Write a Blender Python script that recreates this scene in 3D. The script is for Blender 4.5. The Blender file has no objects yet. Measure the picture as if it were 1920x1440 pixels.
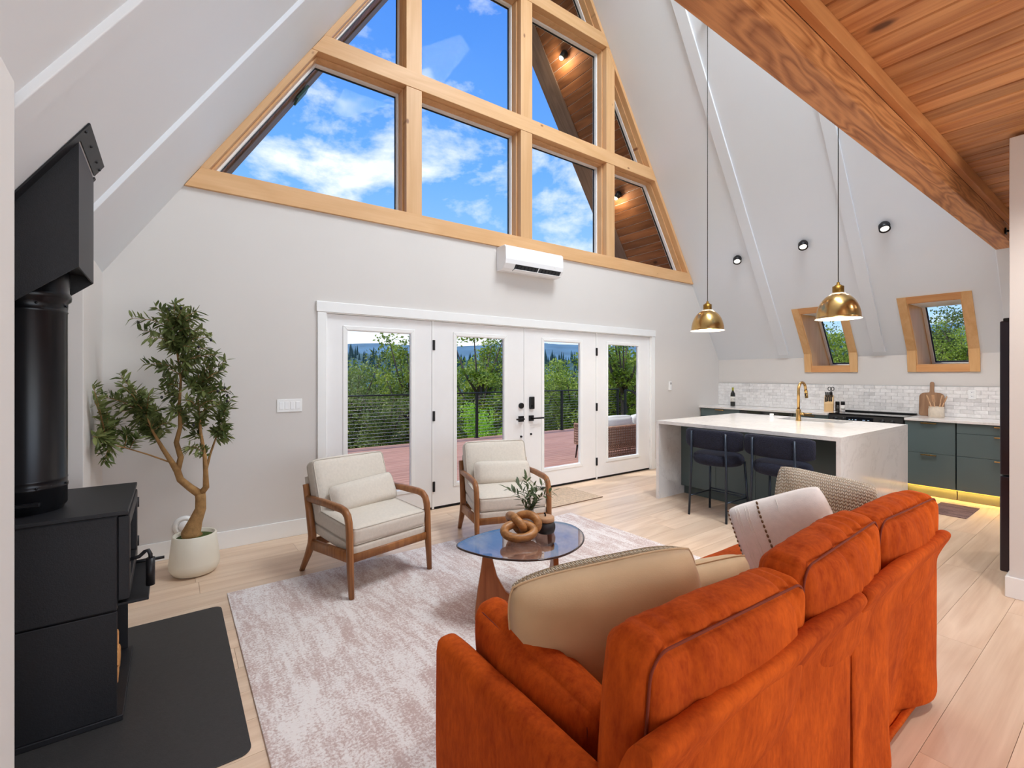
import bpy, bmesh, math, random
from mathutils import Vector, Matrix, noise
R = math.radians
random.seed(7)
scene = bpy.context.scene
C = scene.collection

# ------------------------------------------------------------------ camera
cam_d = bpy.data.cameras.new('camera')
cam = bpy.data.objects.new('camera', cam_d)
C.objects.link(cam)
cam.location = (0, 0, 1.465)
cam.rotation_euler = (R(90), 0, R(-36))
cam_d.sensor_width = 36.0
cam_d.lens = 879 / 1920 * 36
cam_d.shift_y = -17 / 1920
cam_d.clip_start = 0.02
cam_d.clip_end = 3000
scene.camera = cam

# ------------------------------------------------------------------ colour management and sampling helpers
vs = scene.view_settings
vs.view_transform = 'Standard'
vs.look = 'None'
vs.gamma = 1.0
vs.use_curve_mapping = False
vs.exposure = 0.42
cy = scene.cycles
cy.use_denoising = True
cy.max_bounces = 8
cy.diffuse_bounces = 5
cy.use_adaptive_sampling = True
cy.adaptive_threshold = 0.02
cy.glossy_bounces = 4
cy.transmission_bounces = 4
cy.transparent_max_bounces = 12
cy.sample_clamp_indirect = 8
cy.caustics_reflective = False
cy.caustics_refractive = False


# ------------------------------------------------------------------ node helpers
class NT:
    def __init__(s, tree):
        s.t = tree
        s.n = tree.nodes
        s.l = tree.links

    def new(s, typ, ins=None, **kw):
        n = s.n.new('ShaderNode' + typ)
        for k, v in kw.items():
            setattr(n, k, v)
        for k, v in (ins or {}).items():
            s.set(n, k, v)
        return n

    def set(s, n, k, v):
        sock = n.inputs[k]
        if isinstance(v, bpy.types.NodeSocket):
            s.l.new(v, sock)
        elif isinstance(v, bpy.types.Node):
            s.l.new(v.outputs[0], sock)
        else:
            if isinstance(v, (tuple, list)) and len(v) == 3 and sock.type == 'RGBA':
                v = (*v, 1)
            sock.default_value = v

    def math(s, op, a, b=None, c=None, clamp=False):
        n = s.new('Math', operation=op, use_clamp=clamp)
        for i, v in enumerate((a, b, c)):
            if v is not None:
                s.set(n, i, v)
        return n.outputs[0]

    def mix(s, f, a, b, blend='MIX'):
        n = s.new('Mix', data_type='RGBA', blend_type=blend)
        s.set(n, 0, f)
        s.set(n, 6, a)
        s.set(n, 7, b)
        return n.outputs[2]

    def ramp(s, f, stops):
        n = s.new('ValToRGB')
        e = n.color_ramp.elements
        while len(e) < len(stops):
            e.new(0.5)
        for i, (p, c) in enumerate(stops):
            e[i].position = p
            e[i].color = (*c, 1) if len(c) == 3 else c
        s.set(n, 0, f)
        return n.outputs[0]

    def mapr(s, v, a, b, c=0, d=1):
        n = s.new('MapRange', clamp=True)
        for i, x in enumerate((v, a, b, c, d)):
            s.set(n, i, x)
        return n.outputs[0]

    def noise(s, vec, scale, detail=3, rough=0.55, dist=0.0):
        return s.new('TexNoise', {'Vector': vec, 'Scale': scale, 'Detail': detail, 'Roughness': rough, 'Distortion': dist}).outputs[0]

    def mapping(s, vec, scale=(1, 1, 1), loc=(0, 0, 0), rot=(0, 0, 0)):
        return s.new('Mapping', {'Vector': vec, 'Scale': scale, 'Location': loc, 'Rotation': rot}).outputs[0]


def srgb(r, g, b):
    def f(c):
        c /= 255.0
        return c / 12.92 if c <= 0.04045 else ((c + 0.055) / 1.055) ** 2.4
    return (f(r), f(g), f(b))


# ------------------------------------------------------------------ world: daylight sky with broken cloud
def make_world():
    w = bpy.data.worlds.new('sky')
    scene.world = w
    w.use_nodes = True
    t = NT(w.node_tree)
    t.n.clear()
    d = t.new('TexCoord').outputs['Generated']
    sep = t.new('SeparateXYZ', {0: d})
    up = t.math('MAXIMUM', sep.outputs[2], 0.0)
    base = t.ramp(t.math('POWER', up, 0.75), [(0.0, srgb(196, 222, 250)), (0.22, srgb(165, 206, 251)), (0.5, srgb(105, 165, 240)), (0.85, srgb(48, 112, 222))])
    vec = t.mapping(d, scale=(1.0, 1.0, 1.9), loc=(0.37, 1.31, 0.55))
    n1 = t.noise(vec, 4.2, 9, 0.60, 0.15)
    n2 = t.noise(vec, 1.7, 2, 0.5)
    m = t.math('ADD', t.math('MULTIPLY', n1, 0.68), t.math('MULTIPLY', n2, 0.42))
    m = t.mapr(m, 0.545, 0.645)
    cloud = t.mix(t.noise(vec, 9.0, 4), srgb(226, 234, 246), srgb(255, 255, 255))
    col = t.mix(t.math('MULTIPLY', m, 0.95), base, cloud)
    gnd = t.mix(t.mapr(sep.outputs[2], -0.02, 0.0), srgb(92, 104, 70), col)
    bg = t.new('Background', {'Color': gnd, 'Strength': 1.0})
    o = t.new('OutputWorld')
    t.l.new(bg.outputs[0], o.inputs[0])


make_world()

sun_d = bpy.data.lights.new('sun', 'SUN')
sun_d.energy = 2.6
sun_d.angle = R(3.0)
sun_d.color = (1.0, 0.95, 0.86)
sun = bpy.data.objects.new('sun', sun_d)
C.objects.link(sun)
sun.rotation_euler = Vector((0.38, -0.24, -0.90)).to_track_quat('-Z', 'Y').to_euler()



def area(name, loc, target, sx, sy, energy, col=(1, 1, 1)):
    d = bpy.data.lights.new(name, 'AREA')
    d.shape = 'RECTANGLE'
    d.size, d.size_y = sx, sy
    d.energy = energy
    d.color = col
    o = bpy.data.objects.new(name, d)
    C.objects.link(o)
    o.location = loc
    o.rotation_euler = (Vector(target) - Vector(loc)).to_track_quat('-Z', 'Y').to_euler()
    return o


# two unseen fill lamps added behind the camera to brighten the room
area('rear_low_fill', (2.2, -4.0, 1.5), (2.6, 4.6, 1.2), 5.0, 2.6, 104, (0.94, 0.975, 1.0))
area('rear_high_fill', (3.6, -4.0, 5.0), (3.6, 4.6, 3.6), 3.4, 2.6, 26, (0.89, 0.955, 1.0))
# unseen fill lamp added under the ridge to brighten floor and rug
area('ridge_fill', (3.55, 0.9, 7.2), (3.75, 1.2, 0.0), 1.2, 3.4, 300, (0.90, 0.96, 1.0))


# ------------------------------------------------------------------ materials
def new_mat(name):
    m = bpy.data.materials.new(name)
    m.use_nodes = True
    t = NT(m.node_tree)
    t.n.clear()
    p = t.new('BsdfPrincipled')
    o = t.new('OutputMaterial')
    t.l.new(p.outputs[0], o.inputs[0])
    return m, t, p


def bump(t, p, h, strength=0.2, dist=0.01):
    b = t.new('Bump', {'Height': h, 'Strength': strength, 'Distance': dist})
    t.l.new(b.outputs[0], p.inputs['Normal'])


def plain(name, col, rough=0.5, metal=0.0, var=0.06, vscale=8.0, bscale=0, bstr=0.1, bdist=0.004, spec=0.5, sheen=0.0, sheen_tint=None, coat=0.0):
    m, t, p = new_mat(name)
    tc = t.new('TexCoord').outputs['Object']
    n = t.noise(tc, vscale, 4)
    dark = tuple(c * (1 - var) for c in col)
    lite = tuple(min(1, c * (1 + var)) for c in col)
    t.set(p, 'Base Color', t.mix(t.mapr(n, 0.3, 0.7), dark, lite))
    t.set(p, 'Roughness', rough)
    t.set(p, 'Metallic', metal)
    t.set(p, 'Specular IOR Level', spec)
    if sheen:
        t.set(p, 'Sheen Weight', sheen)
        t.set(p, 'Sheen Roughness', 0.4)
        t.set(p, 'Sheen Tint', sheen_tint or (1, 1, 1))
    if coat:
        t.set(p, 'Coat Weight', coat)
        t.set(p, 'Coat Roughness', 0.1)
    if bscale:
        bump(t, p, t.noise(tc, bscale, 3), bstr, bdist)
    return m


def wood(name, c1, c2, axis='X', scale=1.0, knots=0.0, rough=0.5, var=0.25, contrast=1.0, rings=9.0, spec=0.4, bstr=0.08, knotcol=None, flat=None):
    m, t, p = new_mat(name)
    tc = t.new('TexCoord').outputs['Object']
    rnd = t.new('ObjectInfo').outputs['Random']
    off = t.new('CombineXYZ', {0: t.math('MULTIPLY', rnd, 37.0), 1: t.math('MULTIPLY', rnd, 91.0), 2: t.math('MULTIPLY', rnd, 13.0)}).outputs[0]
    v = t.new('VectorMath', {0: tc, 1: off}, operation='ADD').outputs[0]
    st = {'X': (0.12, 1, 1), 'Y': (1, 0.12, 1), 'Z': (1, 1, 0.12)}[axis]
    vm = t.mapping(v, scale=tuple(s * scale for s in st))
    big = t.noise(vm, 3.0, 3, 0.5, 0.4)
    ring = t.math('FRACT', t.math('MULTIPLY', big, rings))
    ring = t.math('ABSOLUTE', t.math('SUBTRACT', ring, 0.5))
    fine = t.noise(t.mapping(v, scale=tuple((0.03 if s < 1 else 1) * scale for s in st)), 55.0, 3, 0.6)
    f = t.math('ADD', t.math('MULTIPLY', ring, 1.1 * contrast), t.math('MULTIPLY', t.math('SUBTRACT', fine, 0.5), 0.9 * contrast))
    f = t.math('ADD', f, 0.22)
    col = t.mix(t.mapr(f, 0.0, 0.85), c1, c2)
    br = t.math('ADD', 1 - var / 2, t.math('MULTIPLY', rnd, var))
    hsv = t.new('HueSaturation', {'Color': col, 'Value': br})
    col = hsv.outputs[0]
    if knots:
        ks = [(0.55 if s < 1 else 1) * 1.0 for s in st]
        if flat is not None:
            ks[flat] = 0.0
        kv = t.mapping(v, scale=tuple(ks))
        vo = t.new('TexVoronoi', {'Vector': kv, 'Scale': knots, 'Randomness': 1.0})
        k = t.mapr(vo.outputs['Distance'], 0.05, 0.10, 1, 0)
        sel = t.math('GREATER_THAN', t.new('SeparateXYZ', {0: vo.outputs['Color']}).outputs[0], 0.35)
        col = t.mix(t.math('MULTIPLY', k, t.math('MULTIPLY', sel, 0.8)), col, knotcol or tuple(c * 0.25 for c in c1))
    t.set(p, 'Base Color', col)
    t.set(p, 'Roughness', rough)
    t.set(p, 'Specular IOR Level', spec)
    bump(t, p, f, bstr, 0.003)
    return m


def glass(name, tint=(1, 1, 1), ior=1.45, rough=0.0, gloss=1.0):
    m = bpy.data.materials.new(name)
    m.use_nodes = True
    t = NT(m.node_tree)
    t.n.clear()
    tr = t.new('BsdfTransparent', {'Color': tint})
    gl = t.new('BsdfGlossy', {'Color': (gloss, gloss, gloss), 'Roughness': rough})
    bf = t.new('NewGeometry').outputs['Backfacing']
    fr = t.new('Fresnel', {'IOR': t.mapr(bf, 0, 1, ior, 1 / ior)})
    mx = t.new('MixShader')
    t.l.new(fr.outputs[0], mx.inputs[0])
    t.l.new(tr.outputs[0], mx.inputs[1])
    t.l.new(gl.outputs[0], mx.inputs[2])
    o = t.new('OutputMaterial')
    t.l.new(mx.outputs[0], o.inputs[0])
    return m


def emit(name, col, strength):
    m = bpy.data.materials.new(name)
    m.use_nodes = True
    t = NT(m.node_tree)
    t.n.clear()
    e = t.new('Emission', {'Color': col, 'Strength': strength})
    o = t.new('OutputMaterial')
    t.l.new(e.outputs[0], o.inputs[0])
    return m


def leafmat(name, c1, c2, scale=3.0):
    m = bpy.data.materials.new(name)
    m.use_nodes = True
    t = NT(m.node_tree)
    t.n.clear()
    tc = t.new('TexCoord').outputs['Object']
    n = t.noise(tc, scale, 2)
    r = t.new('ObjectInfo').outputs['Random']
    col = t.mix(t.mapr(n, 0.35, 0.65), c1, c2)
    col = t.new('HueSaturation', {'Color': col, 'Value': t.math('ADD', 0.85, t.math('MULTIPLY', r, 0.3))}).outputs[0]
    d = t.new('BsdfPrincipled', {'Base Color': col, 'Roughness': 0.5})
    tl = t.new('BsdfTranslucent', {'Color': col})
    mx = t.new('MixShader', {0: 0.35})
    t.l.new(d.outputs[0], mx.inputs[1])
    t.l.new(tl.outputs[0], mx.inputs[2])
    o = t.new('OutputMaterial')
    t.l.new(mx.outputs[0], o.inputs[0])
    return m


M = {}
M['wall'] = plain('white_paint', srgb(217, 212, 208), 0.7, var=0.015, vscale=1.2, bscale=60, bstr=0.05, bdist=0.002)
M['ceil'] = plain('white_plaster', srgb(229, 233, 238), 0.65, var=0.012, vscale=1.0, bscale=9, bstr=0.06, bdist=0.004)
M['trim'] = plain('white_trim_paint', srgb(240, 240, 239), 0.35, var=0.01)
M['door'] = plain('white_door_paint', srgb(238, 237, 237), 0.35, var=0.01)
M['oak_floor'] = wood('pale_oak_plank', srgb(206, 174, 146), srgb(234, 209, 184), 'X', 1.0, 0, 0.32, 0.16, 0.8, 7, 0.5, 0.04)
M['subfloor'] = plain('dark_subfloor', srgb(120, 92, 70), 0.8)
M['pine'] = wood('knotty_pine', srgb(206, 158, 108), srgb(228, 186, 140), 'X', 1.0, 5.5, 0.45, 0.10, 0.6, 6, 0.35, 0.04, srgb(120, 66, 36), 1)
M['pine_v'] = wood('knotty_pine_upright', srgb(206, 158, 108), srgb(228, 186, 140), 'Z', 1.0, 5.5, 0.45, 0.10, 0.6, 6, 0.35, 0.04, srgb(120, 66, 36), 1)
M['pine_y'] = wood('knotty_pine_jamb', srgb(212, 160, 104), srgb(234, 192, 140), 'Z', 1.0, 3.0, 0.45, 0.10, 0.6, 6, 0.35, 0.04, srgb(130, 76, 40), 0)
M['cedar'] = wood('cedar_board', srgb(150, 88, 46), srgb(205, 148, 96), 'Y', 1.0, 2.6, 0.5, 0.45, 0.9, 8, 0.35, 0.08, srgb(58, 28, 12), 2)
M['soffit'] = wood('weathered_soffit_board', srgb(110, 66, 38), srgb(160, 106, 68), 'Y', 1.0, 3.0, 0.6, 0.45, 0.9, 8, 0.25, 0.08, srgb(50, 26, 14), 2)
M['barge'] = wood('dark_brown_barge_board', srgb(96, 76, 64), srgb(136, 110, 94), 'X', 1.0, 0, 0.6, 0.2, 0.8, 8)
M['fir'] = wood('douglas_fir_beam', srgb(138, 80, 42), srgb(204, 142, 90), 'X', 1.3, 1.1, 0.5, 0.05, 1.2, 16, 0.35, 0.12, srgb(80, 38, 16), 2)
M['firtrim'] = wood('fir_trim_board', srgb(168, 104, 56), srgb(206, 146, 92), 'X', 1.0, 0, 0.5, 0.1, 0.7, 8)
M['groove_shade'] = plain('shadow_gap_brown', srgb(50, 30, 18), 0.9)  # dark backing colour stands in for shade in the loft board grooves
M['pane'] = glass('window_glass', (0.97, 0.985, 0.98), 1.3, 0.0, 0.08)
M['tableglass'] = glass('bronze_table_glass', (0.62, 0.50, 0.45), 3.0)
M['black'] = plain('matte_black_metal', srgb(24, 24, 27), 0.42, 0.3, var=0.1, vscale=30)
M['vinyl'] = plain('white_vinyl_sash', srgb(240, 241, 242), 0.35, var=0.01)
M['gasket'] = plain('black_gasket', srgb(20, 20, 22), 0.6)


# ------------------------------------------------------------------ mesh helpers
class MB:
    def __init__(s):
        s.v, s.f, s.sm = [], [], []

    def add(s, vs, fs, smooth=False):
        o = len(s.v)
        s.v += [tuple(x) for x in vs]
        s.f += [tuple(i + o for i in f) for f in fs]
        s.sm += [smooth] * len(fs)
        return s

    def box(s, x0, y0, z0, x1, y1, z1, mat=None):
        v = [Vector(p) for p in ((x0, y0, z0), (x1, y0, z0), (x1, y1, z0), (x0, y1, z0), (x0, y0, z1), (x1, y0, z1), (x1, y1, z1), (x0, y1, z1))]
        if mat is not None:
            v = [mat @ p for p in v]
        return s.add(v, [(0, 3, 2, 1), (4, 5, 6, 7), (0, 1, 5, 4), (1, 2, 6, 5), (2, 3, 7, 6), (3, 0, 4, 7)])

    def prism(s, poly, axis, a, b):
        n = len(poly)

        def P(u, w, c):
            return {'X': (c, u, w), 'Y': (u, c, w), 'Z': (u, w, c)}[axis]
        v = [P(u, w, a) for u, w in poly] + [P(u, w, b) for u, w in poly]
        f = [tuple(range(n)), tuple(range(2 * n - 1, n - 1, -1))]
        f += [(i, i + n, (i + 1) % n + n, (i + 1) % n) for i in range(n)]
        return s.add(v, f)

    def sweep(s, path, prof, up=(0, 0, 1), cap=True, smooth=True, radii=None, closed=False):
        path = [Vector(p) for p in path]
        n, k = len(path), len(prof)
        upv = Vector(up)
        vs = []
        last = None
        for i, p in enumerate(path):
            if closed:
                tg = path[(i + 1) % n] - path[i - 1]
            else:
                tg = path[min(i + 1, n - 1)] - path[max(i - 1, 0)]
            tg.normalize()
            if last is None:
                side = tg.cross(upv)
                if side.length < 1e-4:
                    side = tg.cross(Vector((1, 0, 0)))
            else:
                side = last - tg * last.dot(tg)
                if side.length < 1e-5:
                    side = tg.cross(upv)
            side.normalize()
            last = side
            nn = side.cross(tg).normalized()
            r = radii[i] if radii else 1.0
            vs += [p + side * (a * r) + nn * (b * r) for a, b in prof]
        fs = []
        m = n if closed else n - 1
        for i in range(m):
            j = (i + 1) % n
            for q in range(k):
                fs.append((i * k + q, i * k + (q + 1) % k, j * k + (q + 1) % k, j * k + q))
        s.add(vs, fs, smooth)
        if cap and not closed:
            o = len(s.v) - len(vs)
            s.f.append(tuple(o + q for q in range(k - 1, -1, -1)))
            s.f.append(tuple(o + (n - 1) * k + q for q in range(k)))
            s.sm += [False, False]
        return s

    def tube(s, path, r, n=10, **kw):
        if isinstance(r, (list, tuple)):
            rad, base = list(r), 1.0
        else:
            rad, base = None, r
        prof = [(math.cos(2 * math.pi * i / n) * base, math.sin(2 * math.pi * i / n) * base) for i in range(n)]
        return s.sweep(path, prof, radii=rad, **kw)

    def lathe(s, prof, n=32, c=(0, 0, 0), smooth=True, mat=None):
        vs, fs = [], []
        k = len(prof)
        for i in range(n):
            a = 2 * math.pi * i / n
            for r, z in prof:
                p = Vector((c[0] + r * math.cos(a), c[1] + r * math.sin(a), c[2] + z))
                vs.append(mat @ p if mat is not None else p)
        for i in range(n):
            j = (i + 1) % n
            for q in range(k - 1):
                fs.append((i * k + q, j * k + q, j * k + q + 1, i * k + q + 1))
        return s.add(vs, fs, smooth)

    def ball(s, c, r, nu=12, nv=8, mat=None):
        if not isinstance(r, (tuple, list)):
            r = (r, r, r)
        vs, fs = [], []
        for j in range(nv + 1):
            ph = math.pi * j / nv
            for i in range(nu):
                th = 2 * math.pi * i / nu
                p = Vector((r[0] * math.sin(ph) * math.cos(th), r[1] * math.sin(ph) * math.sin(th), r[2] * math.cos(ph)))
                if mat is not None:
                    p = mat @ p
                vs.append(p + Vector(c))
        for j in range(nv):
            for i in range(nu):
                fs.append((j * nu + i, (j + 1) * nu + i, (j + 1) * nu + (i + 1) % nu, j * nu + (i + 1) % nu))
        return s.add(vs, fs, True)

    def mesh(s, name):
        me = bpy.data.meshes.new(name)
        me.from_pydata(s.v, [], s.f)
        me.polygons.foreach_set('use_smooth', s.sm)
        me.validate(clean_customdata=False)
        bm = bmesh.new()
        bm.from_mesh(me)
        bmesh.ops.recalc_face_normals(bm, faces=bm.faces)
        bm.to_mesh(me)
        bm.free()
        return me

    def build(s, name, mat, parent=None, bevel=0.0, seg=2, kind=None, label=None, loc=None, subsurf=0):
        me = s.mesh(name)
        me.materials.append(M[mat] if isinstance(mat, str) else mat)
        o = bpy.data.objects.new(name, me)
        C.objects.link(o)
        if parent is not None:
            o.parent = parent
        if loc is not None:
            o.location = loc
        if bevel:
            b = o.modifiers.new('bevel', 'BEVEL')
            b.width = bevel
            b.segments = seg
            b.limit_method = 'ANGLE'
            b.angle_limit = R(40)
        if subsurf:
            sb = o.modifiers.new('sub', 'SUBSURF')
            sb.levels = sb.render_levels = subsurf
        if kind:
            o['kind'] = kind
        if label:
            o['label'] = label
        return o


def lettering(name, body, size, mat, parent):
    cu = bpy.data.curves.new(name, 'FONT')
    cu.body = body
    cu.size = size
    cu.align_x = 'CENTER'
    cu.extrude = 0.0003
    tmp = bpy.data.objects.new(name, cu)
    C.objects.link(tmp)
    bpy.context.view_layer.update()
    me = bpy.data.meshes.new_from_object(tmp.evaluated_get(bpy.context.evaluated_depsgraph_get()))
    bpy.data.objects.remove(tmp)
    me.materials.clear()
    me.materials.append(M[mat])
    o = bpy.data.objects.new(name, me)
    C.objects.link(o)
    o.parent = parent
    return o


def tag(o, label, cat, group=None, kind=None):
    o['label'] = label
    o['category'] = cat
    if group:
        o['group'] = group
    if kind:
        o['kind'] = kind
    return o


def thing(name, label, cat, loc=(0, 0, 0), rz=0.0, group=None):
    o = bpy.data.objects.new(name, None)
    o.empty_display_size = 0.1
    C.objects.link(o)
    o.location = loc
    o.rotation_euler = (0, 0, rz)
    return tag(o, label, cat, group)


def struct(o, label=None):
    o['kind'] = 'structure'
    if label:
        o['label'] = label
    return o


def dup(root, loc=None, rot=None, label=None, scale=None, parent=None):
    r = root.copy()
    C.objects.link(r)
    if parent is not None:
        r.parent = parent
    if loc is not None:
        r.location = loc
    if rot is not None:
        r.rotation_euler = rot
    if scale is not None:
        r.scale = scale
    if label:
        r['label'] = label
    for ch in list(root.children):
        c = ch.copy()
        C.objects.link(c)
        c.parent = r
        for g in list(ch.children):
            d = g.copy()
            C.objects.link(d)
            d.parent = c
    return r


def bx(name, mat, x0, y0, z0, x1, y1, z1, parent=None, bevel=0.0, **kw):
    return MB().box(x0, y0, z0, x1, y1, z1).build(name, mat, parent, bevel, **kw)


def clip(poly, a, b, c):
    """keep a*x+b*y<=c"""
    out = []
    for i in range(len(poly)):
        p, q = poly[i], poly[(i + 1) % len(poly)]
        dp, dq = a * p[0] + b * p[1] - c, a * q[0] + b * q[1] - c
        if dp <= 0:
            out.append(p)
        if dp * dq < 0:
            t = dp / (dp - dq)
            out.append((p[0] + (q[0] - p[0]) * t, p[1] + (q[1] - p[1]) * t))
    return out


def soft_box(w, d, h, r, puff=(0, 0, 0), n=14, wob=0.0, seed=0, f=None):
    """rounded upholstered block centred on the origin; puff swells the faces across x, y, z"""
    hw = Vector((w / 2, d / 2, h / 2))
    mb = MB()
    idx = {}

    def pt(i, j, k):
        key = (i, j, k)
        if key in idx:
            return idx[key]
        p = Vector((2 * i / n - 1, 2 * j / n - 1, 2 * k / n - 1))
        # denser rows next to the edges
        p = Vector([math.copysign(1 - (1 - abs(c)) ** 1.35, c) if abs(c) < 1 else c for c in p])
        q = Vector((p.x * hw.x, p.y * hw.y, p.z * hw.z))
        inner = Vector([max(-(hw[a] - r), min(hw[a] - r, q[a])) for a in range(3)])
        dlt = q - inner
        if dlt.length > 1e-9:
            q = inner + dlt.normalized() * min(r, max(abs(dlt.x), abs(dlt.y), abs(dlt.z)))
        bl = [(1 - p.y ** 2) * (1 - p.z ** 2), (1 - p.x ** 2) * (1 - p.z ** 2), (1 - p.x ** 2) * (1 - p.y ** 2)]
        for a in range(3):
            q[a] += puff[a] * max(0, bl[a]) ** 0.75 * p[a]
        if wob:
            nv = noise.noise_vector(q * 5.0 + Vector((seed * 3.1, seed * 7.7, seed)))
            q += nv * wob
        if f:
            q = f(q, p)
        idx[key] = len(mb.v)
        mb.v.append(tuple(q))
        return idx[key]
    for a in range(n):
        for b in range(n):
            for s in (0, n):
                mb.f.append((pt(s, a, b), pt(s, a + 1, b), pt(s, a + 1, b + 1), pt(s, a, b + 1)))
                mb.f.append((pt(a, s, b), pt(a + 1, s, b), pt(a + 1, s, b + 1), pt(a, s, b + 1)))
                mb.f.append((pt(a, b, s), pt(a + 1, b, s), pt(a + 1, b + 1, s), pt(a, b + 1, s)))
                mb.sm += [True] * 3
    return mb


def edge_loop(w, d, inset=0.0, z=0.0, r=0.03, n=6):
    pts = []
    for cx, cy, a0 in ((1, 1, 0), (-1, 1, 90), (-1, -1, 180), (1, -1, 270)):
        for i in range(n + 1):
            a = R(a0 + 90 * i / n)
            pts.append(Vector((cx * (w / 2 - r) + r * math.cos(a), cy * (d / 2 - r) + r * math.sin(a), z)))
    return pts


def pillow(w, h, t, n=20, wob=0.004, seed=0, pinch=0.05):
    """scatter cushion lying in the local xz plane, thickness along y"""
    mb = MB()
    for side in (-1, 1):
        vs, fs = [], []
        for j in range(n + 1):
            for i in range(n + 1):
                u, v = 2 * i / n - 1, 2 * j / n - 1
                th = max(0.0, (1 - u ** 4) * (1 - v ** 4)) ** 0.55
                x = u * w / 2 * (1 - pinch * (1 - v * v) * u * u)
                z = v * h / 2 * (1 - pinch * (1 - u * u) * v * v)
                y = side * t / 2 * th
                rc = 1 - 0.10 * (u * u * v * v) ** 1.6
                p = Vector((x * rc, y, z * rc))
                p += noise.noise_vector(p * 6 + Vector((seed, seed * 2, 0))) * wob * (0.3 + th)
                vs.append(p)
        for j in range(n):
            for i in range(n):
                a = j * (n + 1) + i
                fs.append((a, a + 1, a + n + 2, a + n + 1))
        mb.add(vs, fs, True)
    # weld the rim
    return mb


def rim_path(w, h, pinch=0.05, n=20):
    pts = []
    for k in range(4):
        for i in range(n):
            s = 2 * i / n - 1
            u, v = [(s, -1), (1, s), (-s, 1), (-1, -s)][k]
            x = u * w / 2 * (1 - pinch * (1 - v * v) * u * u)
            z = v * h / 2 * (1 - pinch * (1 - u * u) * v * v)
            rc = 1 - 0.10 * (u * u * v * v) ** 1.6
            pts.append(Vector((x * rc, 0, z * rc)))
    return pts


# ================================================================== THE SHELL
def XR(z): return 7.108 - (z - 3.033) / 1.527
def XL(z): return 0.083 + (z - 3.0) / 1.54


APEX_Z, APEX_X = 8.402, 3.59
GY = 4.63          # inner face of the gable wall
YB = -4.2          # the room runs on behind the camera

# ---- floor: a slab with separate oak planks laid along x
floor = struct(bx('floor', 'oak_floor', -1.6, YB, -0.20, 8.6, GY + 0.2, -0.0125), 'pale oak plank floor')
pw = 0.215
row = 0
y = GY
while y > -0.9:
    x = -1.5 - random.uniform(0.1, 1.6)
    while x < 8.0:
        L = random.choice((1.5, 1.83, 1.83, 2.1))
        x0, x1 = max(x, -1.5), min(x + L, 7.95)
        if x1 - x0 > 0.05:
            mb = MB().box(-(x1 - x0) / 2 + 0.0008, -pw / 2 + 0.0008, -0.012, (x1 - x0) / 2 - 0.0008, pw / 2 - 0.0008, 0.0)
            mb.build('plank', 'oak_floor', floor, loc=((x0 + x1) / 2, y - pw / 2, 0))
        x += L
    y -= pw
    row += 1

# ---- roof planes
OFF = 0.62


def roof_r(zl, zh, y0, y1):
    return MB().prism([(XR(zl), zl), (XR(zh), zh), (XR(zh) + OFF, zh), (XR(zl) + OFF, zl)], 'Y', y0, y1)


SKY = [(1.354, 1.866), (2.612, 3.120)]     # the two kitchen roof windows (y range of each opening)
ZT, ZS = 2.366, 1.600
cr = MB()
cuts = [YB] + [c for s in SKY for c in s] + [4.83]
for i in range(len(cuts) - 1):
    a, b = cuts[i], cuts[i + 1]
    if (a, b) in SKY:
        for zl, zh in ((-0.2, 0.9), (ZT, APEX_Z + 0.3)):
            m = roof_r(zl, zh, a, b)
            cr.add(m.v, m.f)
    else:
        m = roof_r(-0.2, APEX_Z + 0.3, a, b)
        cr.add(m.v, m.f)
m = roof_r(-0.2, APEX_Z + 0.3, 4.83, 6.0)
cr.add([(v[0] + 0.02, v[1], v[2]) for v in m.v], m.f)
struct(cr.build('ceiling_right', 'ceil'), 'white sloped ceiling on the kitchen side')
cl = MB().prism([(XL(-0.2), -0.2), (XL(APEX_Z + 0.3), APEX_Z + 0.3), (XL(APEX_Z + 0.3) - OFF, APEX_Z + 0.3), (XL(-0.2) - OFF, -0.2)], 'Y', YB, 4.83)
cl.prism([(XL(-0.2) - 0.02, -0.2), (XL(APEX_Z + 0.3) - 0.02, APEX_Z + 0.3), (XL(APEX_Z + 0.3) - OFF, APEX_Z + 0.3), (XL(-0.2) - OFF, -0.2)], 'Y', 4.83, 6.0)
struct(cl.build('ceiling_left', 'ceil'), 'white sloped ceiling on the wood stove side')

# ---- knee walls
kr = MB()
for i in range(len(cuts) - 1):
    a, b = cuts[i], cuts[i + 1]
    if (a, b) in SKY:
        kr.box(7.96, a, 0, 8.10, b, ZS)
        kr.box(7.97, a, 1.20, 8.86, b, ZS - 0.012)
    else:
        kr.prism([(7.96, 0), (8.3, 0), (8.3, 1.55), (7.96, 1.79)], 'Y', a, b)
struct(kr.build('wall_right', 'wall'), 'white knee wall behind the kitchen counter')
kl = MB().prism([(-1.7, 0), (-0.366, 0), (-0.366, 2.33), (-1.7, 0.28)], 'Y', YB, 1.94)
kl.prism([(-1.7, 0), (-0.417, 0), (-0.417, 2.25), (-1.7, 0.28)], 'Y', 3.70, GY)
kl.box(-1.7, 1.94, 0, -1.25, 3.70, 1.1)
struct(kl.build('wall_left', 'wall', bevel=0.004), 'white knee wall around the stove alcove')

# ---- gable wall, opening for the doors
DX0, DX1, DZ = 1.165, 6.045, 2.075
gw = MB()
gw.prism([(-1.2, 0), (DX0, 0), (DX0, 3.0), (0.03, 3.0), (-1.2, 1.10)], 'Y', GY, GY + 0.2)
gw.prism([(DX1, 0), (8.5, 0), (8.5, 0.95), (7.17, 3.02), (DX1, 3.02)], 'Y', GY, GY + 0.2)
gw.box(DX0, GY, DZ, DX1, GY + 0.2, 3.02)
struct(gw.build('wall_gable', 'wall'), 'white gable wall below the big window')

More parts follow.
